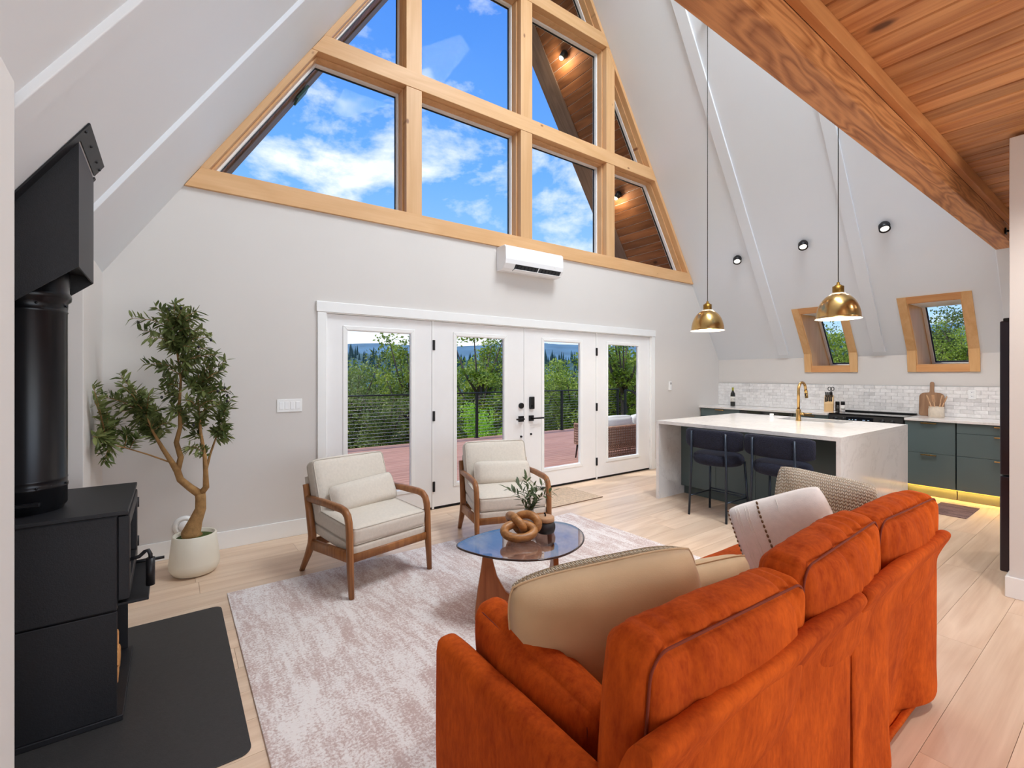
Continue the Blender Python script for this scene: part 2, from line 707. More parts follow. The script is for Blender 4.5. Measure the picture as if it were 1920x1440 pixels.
# ---- partition beside the fridge, with its baseboard
struct(bx('wall_partition', 'wall', 4.48, YB, 0, 4.62, 0.575, 3.03, bevel=0.003), 'white partition wall end beside the fridge')
bb = bx('baseboard_partition', 'trim', 4.462, YB, 0, 4.638, 0.593, 0.135, bevel=0.003)
struct(bb, 'white baseboard wrapping the partition')
struct(bx('baseboard_gable', 'trim', -0.417, GY - 0.016, 0, 1.09, GY, 0.145, bevel=0.003), 'white baseboard left of the doors')
struct(bx('baseboard_kitchen', 'trim', 6.12, GY - 0.016, 0, 7.34, GY, 0.145, bevel=0.003), 'white baseboard right of the doors')
struct(bx('baseboard_left', 'trim', -0.417, 3.70, 0, -0.401, GY - 0.016, 0.145, bevel=0.003), 'white baseboard on the left knee wall')

# ---- battens that cover the rafters
tn = 1
for side, y0, y1 in (('L', 3.28, 3.42), ('L', 1.985, 2.105), ('R', 3.43, 3.575), ('R', 2.19, 2.325), ('R', 0.90, 1.03), ('L', 0.75, 0.88)):
    if side == 'L':
        f, o, zl = XL, 0.028, (2.21 if y0 > 3.3 else 0.6)
        zl = 1.2
    else:
        f, o, zl = XR, -0.028, 1.78
    zh = 8.1
    b = MB().prism([(f(zl) - o * 0.5, zl), (f(zh) - o * 0.5, zh), (f(zh) + o, zh), (f(zl) + o, zl)], 'Y', y0, y1)
    struct(b.build('trim_%d' % tn, 'ceil', bevel=0.004), 'white batten up the sloped ceiling')
    tn += 1

# ---- the big gable window: timber members and panes
win = thing('window_1', 'tall knotty pine A-frame window above the doors', 'window')
win['kind'] = 'structure'
del win['category']
FY0, FY1 = GY - 0.03, GY + 0.19
BANDS = [(2.995, 3.165), (4.488, 4.665), (6.13, 6.30)]
MULL = [(1.985, 2.16), (3.482, 3.662), (5.01, 5.18)]
for i, (a, b) in enumerate(BANDS):
    zc = (a + b) / 2
    xc = (XL(zc) + XR(zc)) / 2
    mb = MB().prism([(XL(a) - xc + 0.003, a - zc), (XR(a) - xc - 0.003, a - zc), (XR(b) - xc - 0.003, b - zc), (XL(b) - xc + 0.003, b - zc)], 'Y', FY0, FY1)
    mb.build('sill_beam' if i == 0 else 'cross_beam', 'pine', win, 0.004, loc=(xc, 0, zc))
rows = [(BANDS[0][1], BANDS[1][0]), (BANDS[1][1], BANDS[2][0]), (BANDS[2][1], 8.4)]
for za, zb in rows:
    for a, b in MULL:
        poly = [(a, za), (b, za), (b, zb), (a, zb)]
        poly = clip(poly, -1.54, 1, 3.0 - 1.54 * 0.083)
        poly = clip(poly, 1.527, 1, 3.033 + 1.527 * 7.108)
        if len(poly) > 2:
            cx, cz = (a + b) / 2, za
            MB().prism([(p[0] - cx, p[1] - cz) for p in poly], 'Y', FY0 + 0.006, FY1).build('mullion', 'pine_v', win, 0.003, loc=(cx, 0, cz))
# raking trim against the roof, one length per row
TW = 0.062
ang_l, ang_r = math.atan(1.54), math.atan(1.527)
for za, zb in rows:
    for f, sgn in ((XL, 1), (XR, -1)):
        zt = min(zb, 8.2)
        p0, p1 = (f(za), za), (f(zt), zt)
        L = math.hypot(p1[0] - p0[0], p1[1] - p0[1])
        poly = [(p0[0], za), (p1[0], zt), (p1[0] + sgn * TW, zt), (p0[0] + sgn * TW, za)]
        # grain runs along the board: build in board coordinates
        a = ang_l if sgn > 0 else math.pi - ang_r
        ca, sa = math.cos(a), math.sin(a)
        loc = [((x - p0[0]) * ca + (z - p0[1]) * sa, -(x - p0[0]) * sa + (z - p0[1]) * ca) for x, z in poly]
        o = MB().prism(loc, 'Y', FY0 + 0.003, FY1).build('rake_trim', 'pine', win, 0.003, loc=(p0[0], 0, p0[1]))
        o.rotation_euler = (0, -a, 0)
# openings
edges_x = [(-5, MULL[0][0])] + [(MULL[i][1], MULL[i + 1][0]) for i in range(2)] + [(MULL[2][1], 12)]


def inset(poly, d):
    area = sum(poly[i][0] * poly[(i + 1) % len(poly)][1] - poly[(i + 1) % len(poly)][0] * poly[i][1] for i in range(len(poly)))
    P = poly if area > 0 else poly[::-1]
    out = []
    n = len(P)
    for i in range(n):
        a, b, c = P[i - 1], P[i], P[(i + 1) % n]
        d1 = Vector((b[0] - a[0], b[1] - a[1])).normalized()
        d2 = Vector((c[0] - b[0], c[1] - b[1])).normalized()
        n1, n2 = Vector((-d1.y, d1.x)), Vector((-d2.y, d2.x))
        k = d / max(0.2, (1 + n1.dot(n2)))
        out.append((b[0] + (n1.x + n2.x) * k, b[1] + (n1.y + n2.y) * k))
    return P, out


def ring(poly, d, y0, y1):
    P, Q = inset(poly, d)
    n = len(P)
    mb = MB()
    for i in range(n):
        j = (i + 1) % n
        mb.prism([P[i], P[j], Q[j], Q[i]], 'Y', y0, y1)
    return mb, Q


for za, zb in rows:
    for xa, xb in edges_x:
        poly = [(xa, za), (xb, za), (xb, zb), (xa, zb)]
        poly = clip(poly, -1.54, 1, 3.0 - 1.54 * (0.083 + TW))
        poly = clip(poly, 1.527, 1, 3.033 + 1.527 * (7.108 - TW))
        if len(poly) < 3:
            continue
        ar = abs(sum(poly[i][0] * poly[(i + 1) % len(poly)][1] - poly[(i + 1) % len(poly)][0] * poly[i][1] for i in range(len(poly)))) / 2
        if ar < 0.12:
            continue
        k = 0.6 if ar < 0.6 else 1.0
        m1, q1 = ring(poly, 0.018 * k, GY + 0.055, GY + 0.185)
        m1.build('glazing_stop', 'pine_v', win, 0.003)
        m2, q2 = ring(q1, 0.018 * k, GY + 0.14, GY + 0.215)
        m2.build('sash', 'vinyl', win, 0.002)
        m3, q3 = ring(q2, 0.006, GY + 0.183, GY + 0.205)
        m3.build('gasket', 'gasket', win)
        MB().prism(q2, 'Y', GY + 0.192, GY + 0.197).build('pane', 'pane', win)

# ---- door unit
cas = MB()
cas.box(1.105, GY - 0.022, 0, 1.185, GY + 0.03, 2.06)
cas.box(6.03, GY - 0.022, 0, 6.11, GY + 0.03, 2.06)
struct(cas.build('trim_20', 'trim', bevel=0.004), 'white side casings of the doors')
struct(bx('trim_21', 'trim', 1.095, GY - 0.028, 2.06, 6.12, GY + 0.03, 2.158, bevel=0.004), 'white head casing over the doors')
fr = MB()
fr.box(DX0, GY + 0.0, 2.052, DX1, GY + 0.2, DZ)
fr.box(DX0, GY + 0.0, 0, 1.195, GY + 0.2, 2.052)
fr.box(6.015, GY + 0.0, 0, DX1, GY + 0.2, 2.052)
fr.box(2.296, GY + 0.012, 0.0, 2.322, GY + 0.2, 2.052)
fr.box(4.838, GY + 0.012, 0.0, 4.864, GY + 0.2, 2.052)
struct(fr.build('trim_22', 'trim', bevel=0.002), 'white door frame and mullion posts')
struct(bx('trim_23', 'black', DX0, GY + 0.02, 0, DX1, GY + 0.2, 0.018), 'dark threshold under the doors')


def door(n, x0, x1, g0, g1, label):
    r = thing('door_%d' % n, label, 'x')
    del r['category']
    r['kind'] = 'structure'
    z0, z1, gz0, gz1 = 0.022, 2.049, 0.250, 1.910
    a0, a1 = g0 - 0.012, g1 + 0.012
    Y0, Y1 = GY + 0.018, GY + 0.062
    mb = MB()
    O = [(x0, z0), (x1, z0), (x1, z1), (x0, z1)]
    I = [(a0, gz0), (a1, gz0), (a1, gz1), (a0, gz1)]
    for i in range(4):
        j = (i + 1) % 4
        mb.prism([O[i], O[j], I[j], I[i]], 'Y', Y0, Y1)
    mb.build('panel', 'door', r)
    m1, q = ring([(a0 - 0.035, gz0 - 0.035), (a1 + 0.035, gz0 - 0.035), (a1 + 0.035, gz1 + 0.035), (a0 - 0.035, gz1 + 0.035)], 0.04, Y0 - 0.009, Y0 + 0.012)
    m1.build('glazing_moulding', 'trim', r, 0.003)
    m2, q = ring([(a0, gz0), (a1, gz0), (a1, gz1), (a0, gz1)], 0.012, Y0 - 0.003, Y0 + 0.03)
    m2.build('glazing_bead', 'vinyl', r, 0.002)
    MB().prism(q, 'Y', Y0 + 0.022, Y0 + 0.028).build('pane', 'pane', r)
    bx('door_sweep', 'black', x0, Y0 + 0.004, 0.008, x1, Y1, 0.03, r)
    return r


d1 = door(1, 1.196, 2.294, 1.393, 2.048, 'leftmost white side panel with tall glass')
d2 = door(2, 2.324, 3.566, 2.607, 3.253, 'left leaf of the white French doors')
d3 = door(3, 3.573, 4.836, 3.890, 4.526, 'right leaf of the white French doors')
d4 = door(4, 4.866, 6.013, 5.088, 5.748, 'rightmost white side panel with tall glass')
bx('astragal', 'door', 3.555, GY + 0.006, 0.03, 3.585, GY + 0.02, 2.045, d3, 0.002)
for dr, xh in ((d2, 2.316), (d3, 4.846)):
    for zh in (1.79, 1.015, 0.245):
        MB().box(xh - 0.013, GY + 0.0, zh - 0.055, xh + 0.013, GY + 0.02, zh + 0.055).build('hinge', 'black', dr, 0.003)


def knob_cyl(x, z, r, d, y=GY + 0.018):
    mm = Matrix.Translation((x, y, z)) @ Matrix.Rotation(R(90), 4, 'X')
    return MB().lathe([(0, d), (r * 0.92, d), (r, d * 0.8), (r, 0), (0, 0)], 24, mat=mm, smooth=False)


knob_cyl(3.512, 1.083, 0.036, 0.025).build('deadbolt', 'black', d2, 0.002)
h = bx('lever_rose', 'black', 3.472, GY - 0.004, 0.885, 3.545, GY + 0.018, 0.955, d2, 0.003)
MB().box(3.405, GY - 0.05, 0.911, 3.525, GY - 0.03, 0.930).box(3.498, GY - 0.05, 0.911, 3.518, GY, 0.930).build('lever', 'black', h, 0.003)
knob_cyl(3.512, 0.700, 0.013, 0.02).build('door_stop', 'black', d2)
k = bx('keypad', 'black', 3.640, GY - 0.012, 1.035, 3.712, GY + 0.018, 1.190, d3, 0.008)
knob_cyl(3.676, 1.075, 0.014, 0.012, GY - 0.012).build('thumb_turn', 'black', k)
h = bx('lever_rose', 'black', 3.635, GY - 0.004, 0.885, 3.705, GY + 0.018, 0.955, d3, 0.003)
MB().box(3.66, GY - 0.05, 0.911, 3.835, GY - 0.03, 0.930).box(3.66, GY - 0.05, 0.911, 3.68, GY, 0.930).build('lever', 'black', h, 0.003)
knob_cyl(3.668, 0.720, 0.012, 0.02).build('door_stop', 'black', d3)

# ---- roof windows over the counter: pine-lined reveals bent at the knee
SG = 0.60


def roof_window(n, y0, y1, label):
    r = thing('window_%d' % n, label, 'x')
    del r['category']
    r['kind'] = 'structure'
    w = 0.092
    P = 0.016
    zt, zk, zb = ZT + 0.075, 1.786, ZS - 0.095
    # casing boards on the ceiling plane and on the knee wall
    for ya, yb in ((y0 - w, y0), (y1, y1 + w)):
        MB().prism([(XR(zk) - P, zk), (XR(zt) - P, zt), (XR(zt) + 0.01, zt), (XR(zk) + 0.01, zk)], 'Y', ya, yb).build('casing', 'pine_y', r, 0.002)
        MB().prism([(7.94, zb), (XR(zk) - P, zk), (XR(zk) + 0.02, zk), (7.97, zb)], 'Y', ya, yb).build('casing', 'pine_y', r, 0.002)
    MB().prism([(XR(ZT) - P, ZT), (XR(zt) - P, zt), (XR(zt) + 0.01, zt), (XR(ZT) + 0.01, ZT)], 'Y', y0, y1).build('head_casing', 'cedar_p', r, 0.002)
    bx('apron', 'cedar_p', 7.943, y0, zb, 7.965, y1, ZS, r, 0.002)
    # reveals
    for ya, yb in ((y0 - 0.002, y0 + 0.012), (y1 - 0.012, y1 + 0.002)):
        MB().prism([(7.955, ZS), (8.70, ZS), (XR(ZT) + SG + 0.03, ZT + 0.07), (XR(ZT) - 0.005, ZT), (XR(zk) - 0.005, zk)], 'Y', ya, yb).build('reveal', 'pine_y', r)
    MB().prism([(XR(ZT) - 0.005, ZT - 0.006), (XR(ZT) + SG + 0.03, ZT + 0.06), (XR(ZT) + SG + 0.03, ZT + 0.09), (XR(ZT) - 0.005, ZT + 0.02)], 'Y', y0 + 0.012, y1 - 0.012).build('head_lining', 'cedar_p', r)
    bx('sill', 'pine_s', 7.955, y0 + 0.012, ZS - 0.012, 8.74, y1 - 0.012, ZS + 0.004, r)
    # sash and glass parallel to the roof
    zl, zh = ZS + 0.01, ZT + 0.075
    u = Vector((-1 / 1.527, 0, 1)).normalized()
    L = (zh - zl) / u.z
    base = Vector((XR(zl) + SG, 0, zl))
    nrm = Vector((u.z, 0, -u.x))

    def quadring(d0, d1, t0, t1):
        mb = MB()
        A = [(y0 + 0.012 + d0, d0), (y1 - 0.012 - d0, d0), (y1 - 0.012 - d0, L - d0), (y0 + 0.012 + d0, L - d0)]
        B = [(y0 + 0.012 + d1, d1), (y1 - 0.012 - d1, d1), (y1 - 0.012 - d1, L - d1), (y0 + 0.012 + d1, L - d1)]

        def pt(q, t):
            return base + u * q[1] + Vector((0, q[0], 0)) + nrm * t
        for i in range(4):
            j = (i + 1) % 4
            mb.add([pt(A[i], t0), pt(A[j], t0), pt(B[j], t0), pt(B[i], t0), pt(A[i], t1), pt(A[j], t1), pt(B[j], t1), pt(B[i], t1)],
                   [(0, 1, 2, 3), (7, 6, 5, 4), (0, 4, 5, 1), (1, 5, 6, 2), (2, 6, 7, 3), (3, 7, 4, 0)])
        return mb, [pt(q, t0) for q in B], [pt(q, t1) for q in B]
    mb, _, _ = quadring(0.0, 0.035, -0.02, 0.04)
    mb.build('sash', 'vinyl', r, 0.003)
    mb, f, b = quadring(0.035, 0.047, 0.0, 0.02)
    mb.build('gasket', 'gasket', r)
    MB().add(f + b, [(0, 1, 2, 3), (7, 6, 5, 4), (0, 4, 5, 1), (1, 5, 6, 2), (2, 6, 7, 3), (3, 7, 4, 0)]).build('pane', 'pane', r)


M['cedar_p'] = wood('amber_pine', srgb(200, 138, 84), srgb(226, 172, 118), 'Y', 1.0, 3.0, 0.45, 0.1, 0.6, 6, 0.35, 0.04, srgb(110, 60, 30), 0)
M['pine_s'] = wood('pale_pine_sill', srgb(222, 180, 130), srgb(238, 206, 164), 'Y', 1.0, 3.0, 0.45, 0.1, 0.5, 6, 0.35, 0.04, srgb(150, 96, 56))
roof_window(2, *SKY[1], 'pine cased roof window behind the right pendant')
roof_window(3, *SKY[0], 'pine cased roof window nearer the fridge')

# ---- loft above the camera: edge beam, trim and cedar boards
beam = struct(MB().box(-3.9, -0.075, -0.075, 3.9, 0.075, 0.075).build('trim_30', 'fir', bevel=0.006, loc=(3.35, 0.955, 2.895)), 'fir beam at the edge of the loft')
struct(MB().box(-3.9, -0.02, -0.045, 3.9, 0.02, 0.045).build('trim_31', 'firtrim', bevel=0.003, loc=(3.35, 0.86, 3.012)), 'narrow fir board behind the loft beam')
loft = struct(bx('ceiling_loft', 'groove_shade', -0.3, YB, 3.075, 7.3, 1.02, 3.22), 'cedar board ceiling under the loft')
bw = 0.142
proto_board = None
x = -0.2
while x < 7.15:
    if proto_board is None:
        Lb = 0.88 + 2.6
        pr = [(-bw / 2 + 0.003, 0.0), (-bw / 2 + 0.003, -0.008), (-bw / 2 + 0.009, -0.017), (bw / 2 - 0.009, -0.017), (bw / 2 - 0.003, -0.008), (bw / 2 - 0.003, 0.0)]
        proto_board = MB().prism(pr, 'Y', -Lb / 2, Lb / 2).build('board', 'cedar', loft, loc=(x, 0.88 - Lb / 2, 3.074))
    else:
        o = proto_board.copy()
        C.objects.link(o)
        o.location = (x, 0.88 - Lb / 2, 3.074)
    x += bw

# ---- eaves outside the gable: soffit boards, barge rafters
for nm, f, sg, ang in (('roof_overhang_right', XR, 1, math.pi - math.atan(1.527)), ('roof_overhang_left', XL, -1, math.atan(1.54))):
    rt = struct(MB().prism([(f(1.5) + sg * 0.05, 1.5), (f(8.45) + sg * 0.05, 8.45), (f(8.45) + sg * 0.12, 8.45), (f(1.5) + sg * 0.12, 1.5)], 'Y', 4.86, 6.02).build(nm, 'barge'), 'wood lined roof overhang outside the gable')
    sb = 0.135
    first = None
    s = 0.0
    u = Vector((f(9) - f(8), 0, 1)).normalized()
    while s < 7.6:
        zz = 1.75 + s * u.z
        loc = Vector((f(zz), 5.35, zz))
        if first is None:
            pr = [(-sb / 2 + 0.002, 0.0), (-sb / 2 + 0.002, -0.010), (-sb / 2 + 0.007, -0.016), (sb / 2 - 0.007, -0.016), (sb / 2 - 0.002, -0.010), (sb / 2 - 0.002, 0.0)]
            first = MB().prism(pr if sg < 0 else [(a, -b) for a, b in pr], 'Y', -0.53, 0.53).build('soffit_board', 'soffit', rt)
            o = first
        else:
            o = first.copy()
            C.objects.link(o)
        o.location = loc + Vector((sg * 0.03, 0, 0))
        o.rotation_euler = (0, -ang, 0)
        s += sb
    # barge rafter
    a = ang
    L = 8.2
    br = MB().box(0, -0.17, -0.10, L, 0.17, 0.10).build('barge_rafter', 'barge', rt, 0.004)
    br.location = (f(1.5) + sg * 0.112, 5.87, 1.5)
    br.rotation_euler = (0, -a, 0)


# ================================================================== OUTSIDE
M['deck'] = wood('reddish_composite_deck', srgb(164, 116, 98), srgb(200, 154, 134), 'X', 1.0, 0, 0.6, 0.14, 0.7, 7, 0.3, 0.05)
M['joist'] = plain('dark_joist', srgb(40, 30, 26), 0.9)
M['railblack'] = plain('powder_coated_black', srgb(26, 28, 32), 0.4, 0.2)
M['steel'] = plain('stainless_cable', srgb(200, 204, 206), 0.3, 0.9)
M['grass'] = plain('dry_grass_slope', srgb(150, 140, 84), 0.95, var=0.3, vscale=0.25, bscale=2, bstr=0.4, bdist=0.1)
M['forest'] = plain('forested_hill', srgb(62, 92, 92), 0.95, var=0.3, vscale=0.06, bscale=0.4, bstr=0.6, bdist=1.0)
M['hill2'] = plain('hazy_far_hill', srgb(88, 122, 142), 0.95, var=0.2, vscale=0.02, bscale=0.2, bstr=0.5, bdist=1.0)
M['conifer'] = leafmat('conifer_needles', srgb(44, 84, 84), srgb(70, 108, 96), 0.5)
M['conifer2'] = leafmat('near_conifer_needles', srgb(52, 84, 46), srgb(86, 116, 60), 0.5)
M['leaf_a'] = leafmat('yellow_green_oak_leaf', srgb(112, 138, 44), srgb(182, 198, 84), 1.2)  # yellow-green leaf tone, next to the darker olive one
M['leaf_b'] = leafmat('olive_oak_leaf', srgb(84, 104, 48), srgb(142, 156, 82), 1.2)
M['leaf_c'] = leafmat('bright_lime_leaf', srgb(150, 205, 50), srgb(204, 238, 96), 1.5)
M['bark'] = plain('grey_brown_bark', srgb(96, 84, 74), 0.9, var=0.3, vscale=12, bscale=20, bstr=0.5, bdist=0.02)

# ground falls away beyond the deck
gr = MB()
NX, NY = 40, 40


def gz(x, y):
    d = max(0.0, math.hypot(max(0, y - 9.5), max(0, x - 14) * 0.8, max(0, -6 - x)))
    base = -1.1 - 0.30 * min(d, 14) - 0.02 * max(0, d - 14)
    if x > 9:
        base += 0.28 * min(x - 9, 22) * max(0.0, 1 - max(0, y - 3) / 9)
    return base + 0.25 * noise.noise(Vector((x * 0.12, y * 0.12, 0)))


xs = [-260 + 520 * i / 64 for i in range(65)] if False else [-240, -160, -100, -60, -40] + [-30 + 2.0 * i for i in range(36)] + [46, 56, 70, 100, 160, 260, 420]
ys = [-160, -100, -60, -30, -12] + [-8 + 2.0 * i for i in range(30)] + [56, 68, 84, 110, 150, 220, 330, 480]
vsg = [(x, y, gz(x, y)) for y in ys for x in xs]
nx = len(xs)
fsg = [(j * nx + i, j * nx + i + 1, (j + 1) * nx + i + 1, (j + 1) * nx + i) for j in range(len(ys) - 1) for i in range(nx - 1)]
struct(MB().add(vsg, fsg, True).build('ground', 'grass'), 'dry grassy slope below the deck')


def ridge(name, mat, dist, h0, a0, a1, prof, depth, label):
    """a wooded hill: a strip of terrain in polar steps around the house"""
    n, k = 90, 7
    v = []
    for i in range(n + 1):
        a = R(a0 + (a1 - a0) * i / n)
        top = prof(math.degrees(a)) + dist * 0.006 * noise.noise(Vector((a * 22, dist, 0)))
        for j in range(k + 1):
            t = j / k
            rr = dist - depth * (1 - t)
            z = h0 + (top - h0) * (t ** 0.8)
            v.append((math.sin(a) * rr, math.cos(a) * rr, z + 1.0 * noise.noise(Vector((a * 60, t * 6, dist)))))
    f = [(i * (k + 1) + j, (i + 1) * (k + 1) + j, (i + 1) * (k + 1) + j + 1, i * (k + 1) + j + 1) for i in range(n) for j in range(k)]
    return struct(MB().add(v, f, True).build(name, mat), label), v


def elev(px, y):    # helper used only for choosing hill heights
    return (703 - y) / 879.0


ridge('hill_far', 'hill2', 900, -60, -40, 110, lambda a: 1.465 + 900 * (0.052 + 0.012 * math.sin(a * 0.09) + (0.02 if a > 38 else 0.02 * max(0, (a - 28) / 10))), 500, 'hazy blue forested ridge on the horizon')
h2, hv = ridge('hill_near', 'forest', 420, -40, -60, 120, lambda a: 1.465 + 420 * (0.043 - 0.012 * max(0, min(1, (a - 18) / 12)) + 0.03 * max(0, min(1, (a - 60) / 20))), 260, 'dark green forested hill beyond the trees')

# conifers along and below the crest of the near hill: uncountable forest
rnd = random.Random(3)
cf = MB()
for i in range(1500):
    a = R(rnd.uniform(8, 100))
    t = rnd.random() ** 0.45
    ad = math.degrees(a)
    top = 1.465 + 420 * (0.043 - 0.012 * max(0, min(1, (ad - 18) / 12)) + 0.03 * max(0, min(1, (ad - 60) / 20)))
    rr = 420 - 260 * (1 - t)
    z = -40 + (top + 40) * t ** 0.8 - 2
    hh = rnd.uniform(7, 13) * (0.6 + 0.4 * t)
    w = hh * rnd.uniform(0.14, 0.2)
    x, yy = math.sin(a) * rr, math.cos(a) * rr
    ph = rnd.random() * 6
    for lv in range(3):
        zb, zt = z + hh * lv * 0.27, z + hh * (0.48 + 0.26 * lv)
        ww = w * (1 - 0.28 * lv)
        ringv = [(x + ww * math.cos(ph + q * 1.2566), yy + ww * math.sin(ph + q * 1.2566), zb) for q in range(5)]
        cf.add(ringv + [(x, yy, zt)], [(q, (q + 1) % 5, 5) for q in range(5)])
tag(cf.build('conifer_forest', 'conifer'), 'dark conifer forest covering the distant hillside', 'forest', kind='stuff')


def leaf_tris(mb, p, d, n, L, W):
    """a small folded leaf"""
    s = d.cross(n)
    if s.length < 1e-4:
        return
    s.normalize()
    m = p + d * (L * 0.45)
    mb.add([p, m + s * (W / 2) + n * (W * 0.15), p + d * L, m - s * (W / 2) + n * (W * 0.15)], [(0, 1, 2), (0, 2, 3)], False)


def rv(r):
    while True:
        v = Vector((r.uniform(-1, 1), r.uniform(-1, 1), r.uniform(-1, 1)))
        if 0.05 < v.length < 1:
            return v.normalized()


def tree_proto(seed, H, spread, nclump, nleaf, leafL, leafm, label, base=0.35, name='oak_tree'):
    r = random.Random(seed)
    root = thing(name, label, 'tree')
    tr = MB()
    tips = []
    top = Vector((r.uniform(-.3, .3), r.uniform(-.3, .3), H * 0.8))
    path = [Vector((0, 0, 0)), Vector((r.uniform(-.2, .2), r.uniform(-.2, .2), H * 0.3)), top * 0.7, top]
    tr.tube(path, [H * 0.028, H * 0.022, H * 0.014, H * 0.005], 7)
    for i in range(nclump):
        t = base + (1 - base) * (i + r.random()) / nclump
        a = r.random() * 6.283
        rad = spread * (1 - 0.75 * abs(t - 0.6) ** 1.2 * 1.6) * r.uniform(0.45, 1.0)
        tip = Vector((math.cos(a) * rad, math.sin(a) * rad, H * t + r.uniform(-.1, .1) * H))
        st = path[1].lerp(path[3], max(0, min(1, (t - 0.35) * 1.1)))
        mid = st.lerp(tip, 0.5) + Vector((0, 0, -0.05 * H))
        tr.tube([st, mid, tip], [H * 0.010, H * 0.006, H * 0.002], 5)
        tips.append((tip, spread * r.uniform(0.20, 0.36)))
        tips.append((mid, spread * r.uniform(0.16, 0.26)))
    tips.append((top, spread * 0.3))
    tr.build('trunk', 'bark', root)
    fl = MB()
    for c, rad in tips:
        for _ in range(nleaf):
            d = rv(r)
            p = c + Vector((d.x, d.y, d.z * 0.75)) * (rad * r.random() ** 0.4)
            dd = (rv(r) + d * 0.6).normalized()
            nn = (rv(r) + Vector((0, 0, 1.0))).normalized()
            L = leafL * r.uniform(0.7, 1.4)
            leaf_tris(fl, p, dd, nn, L, L * 0.62)
    me = bpy.data.meshes.new('foliage')
    me.from_pydata(fl.v, [], fl.f)
    me.materials.append(M[leafm])
    o = bpy.data.objects.new('foliage', me)
    C.objects.link(o)
    o.parent = root
    o['kind'] = 'stuff'
    return root


def spot(px, Y):
    l = (px - 960) / 879.0
    s, c = math.sin(R(36)), math.cos(R(36))
    return Y * (s + c * l) / (c - s * l)


TR = []


def place(proto, X, Y, top, rz, label, H, sx=1.0):
    """stand a tree so that its crown tops out at height `top`"""
    z = gz(X, Y)
    sc = max(0.25, (top - z) / H)
    if proto.get('used'):
        o = dup(proto, (X, Y, z), (0, 0, rz), label, (sc * sx, sc * sx, sc))
    else:
        o = proto
        o['used'] = 1
        o.location, o.rotation_euler, o.scale = (X, Y, z), (0, 0, rz), (sc * sx, sc * sx, sc)
        o['label'] = label
    o['group'] = 'trees around the deck'
    TR.append(o)


pa = tree_proto(11, 7.0, 3.0, 26, 150, 0.17, 'leaf_a', 'x')
pb = tree_proto(12, 8.0, 3.0, 26, 150, 0.16, 'leaf_b', 'x')
pc = tree_proto(13, 3.0, 1.7, 22, 130, 0.12, 'leaf_c', 'x', base=0.1, name='lime_shrub')
pd = tree_proto(14, 9.0, 2.2, 34, 110, 0.17, 'leaf_a', 'x', base=0.12)
place(pb, spot(662, 17), 17, 1.75, 0.3, 'yellow-green tree at the far left behind the cable railing', 8.0)
place(pa, spot(705, 20), 20, 2.05, 1.2, 'rounded sunlit tree seen in the middle of the leftmost door glass', 7.0)
place(pd, spot(768, 14.5), 14.5, 2.55, 2.0, 'slender tree rising above the ridge beside the first door post', 9.0)
place(pb, spot(725, 13.5), 13.5, 0.9, 4.1, 'low dark tree just below the railing on the left', 8.0, 1.15)
place(pb, spot(800, 15), 15, 1.4, 3.3, 'olive tree hidden behind the first door post', 8.0)
place(pd, spot(905, 15.0), 15.0, 2.75, 0.9, 'tall loose-crowned oak in the left French door glass', 9.0, 1.25)
place(pb, spot(948, 16.5), 16.5, 2.30, 5.0, 'dark oak to the right in the left French door glass', 8.0)
place(pa, spot(868, 22), 22, 2.1, 2.6, 'sunlit tree further back left of the tall oak', 7.0)
place(pc, spot(900, 11.6), 11.6, 0.55, 0.4, 'bright lime green shrub at the foot of the railing', 3.0, 0.55)
place(pa, spot(1040, 21), 21, 1.95, 0.0, 'bright sunlit tree on the left of the right French door glass', 7.0, 1.1)
place(pa, spot(1078, 17), 17, 1.55, 2.2, 'bright green tree right of the railing post', 7.0, 1.1)
place(pb, spot(1010, 17), 17, 0.8, 1.0, 'low olive tree behind the central door stiles', 8.0, 1.1)
place(pd, spot(1165, 14.0), 14.0, 3.3, 3.9, 'tall dense tree filling the rightmost door glass', 9.0, 1.4)
place(pa, spot(1190, 17.0), 17.0, 3.1, 1.9, 'yellowish tree behind the stair handrail', 7.0, 0.9)
place(pb, spot(1135, 15.5), 15.5, 1.6, 0.7, 'dark tree behind the rightmost railing post', 8.0)
place(pb, 1.6, 15.5, 1.6, 1.1, 'olive tree beyond the railing left of the door glass', 8.0)
place(pa, -1.5, 18.0, 1.9, 2.9, 'sunlit tree beyond the far left end of the railing', 7.0)
place(pa, 4.0, 25.0, 1.8, 0.2, 'distant pale tree behind the leftmost trees', 7.0)
# beside the kitchen roof windows
place(pa, 23.0, 7.6, 3.4, 0.5, 'leafy tree outside the roof window behind the pendant', 7.0, 0.9)
place(pb, 27.0, 11.0, 3.6, 1.5, 'olive tree further out beyond that roof window', 8.0)
place(pa, 22.0, 3.9, 3.0, 2.5, 'green tree outside the roof window near the fridge', 7.0, 1.0)
place(pb, 27.0, 5.6, 4.2, 3.5, 'taller tree standing behind it outside the same roof window', 8.0)
for p in (pa, pb, pc, pd):
    for o in TR:
        if 'used' in o:
            del o['used']

# ---- deck of separate boards
deck = struct(bx('deck', 'joist', -3.0, GY + 0.22, -0.30, 12.2, 9.72, -0.075), 'reddish deck outside the doors')
first = None
y = GY + 0.29
rd = random.Random(5)
while y < 9.7:
    for x0 in (-3.0, 2.06, 7.12):
        if first is None:
            first = MB().box(-2.527, -0.0665, -0.025, 2.527, 0.0665, 0.0).build('deck_board', 'deck', deck, 0.003, 1)
            o = first
        else:
            o = first.copy()
            C.objects.link(o)
        o.location = (x0 + 2.53, y, -0.045)
    y += 0.1385
# support posts and skirt below
struct(bx('deck_skirt', 'joist', -3.0, 9.60, -1.6, 12.2, 9.70, -0.08), 'dark fascia below the deck edge')

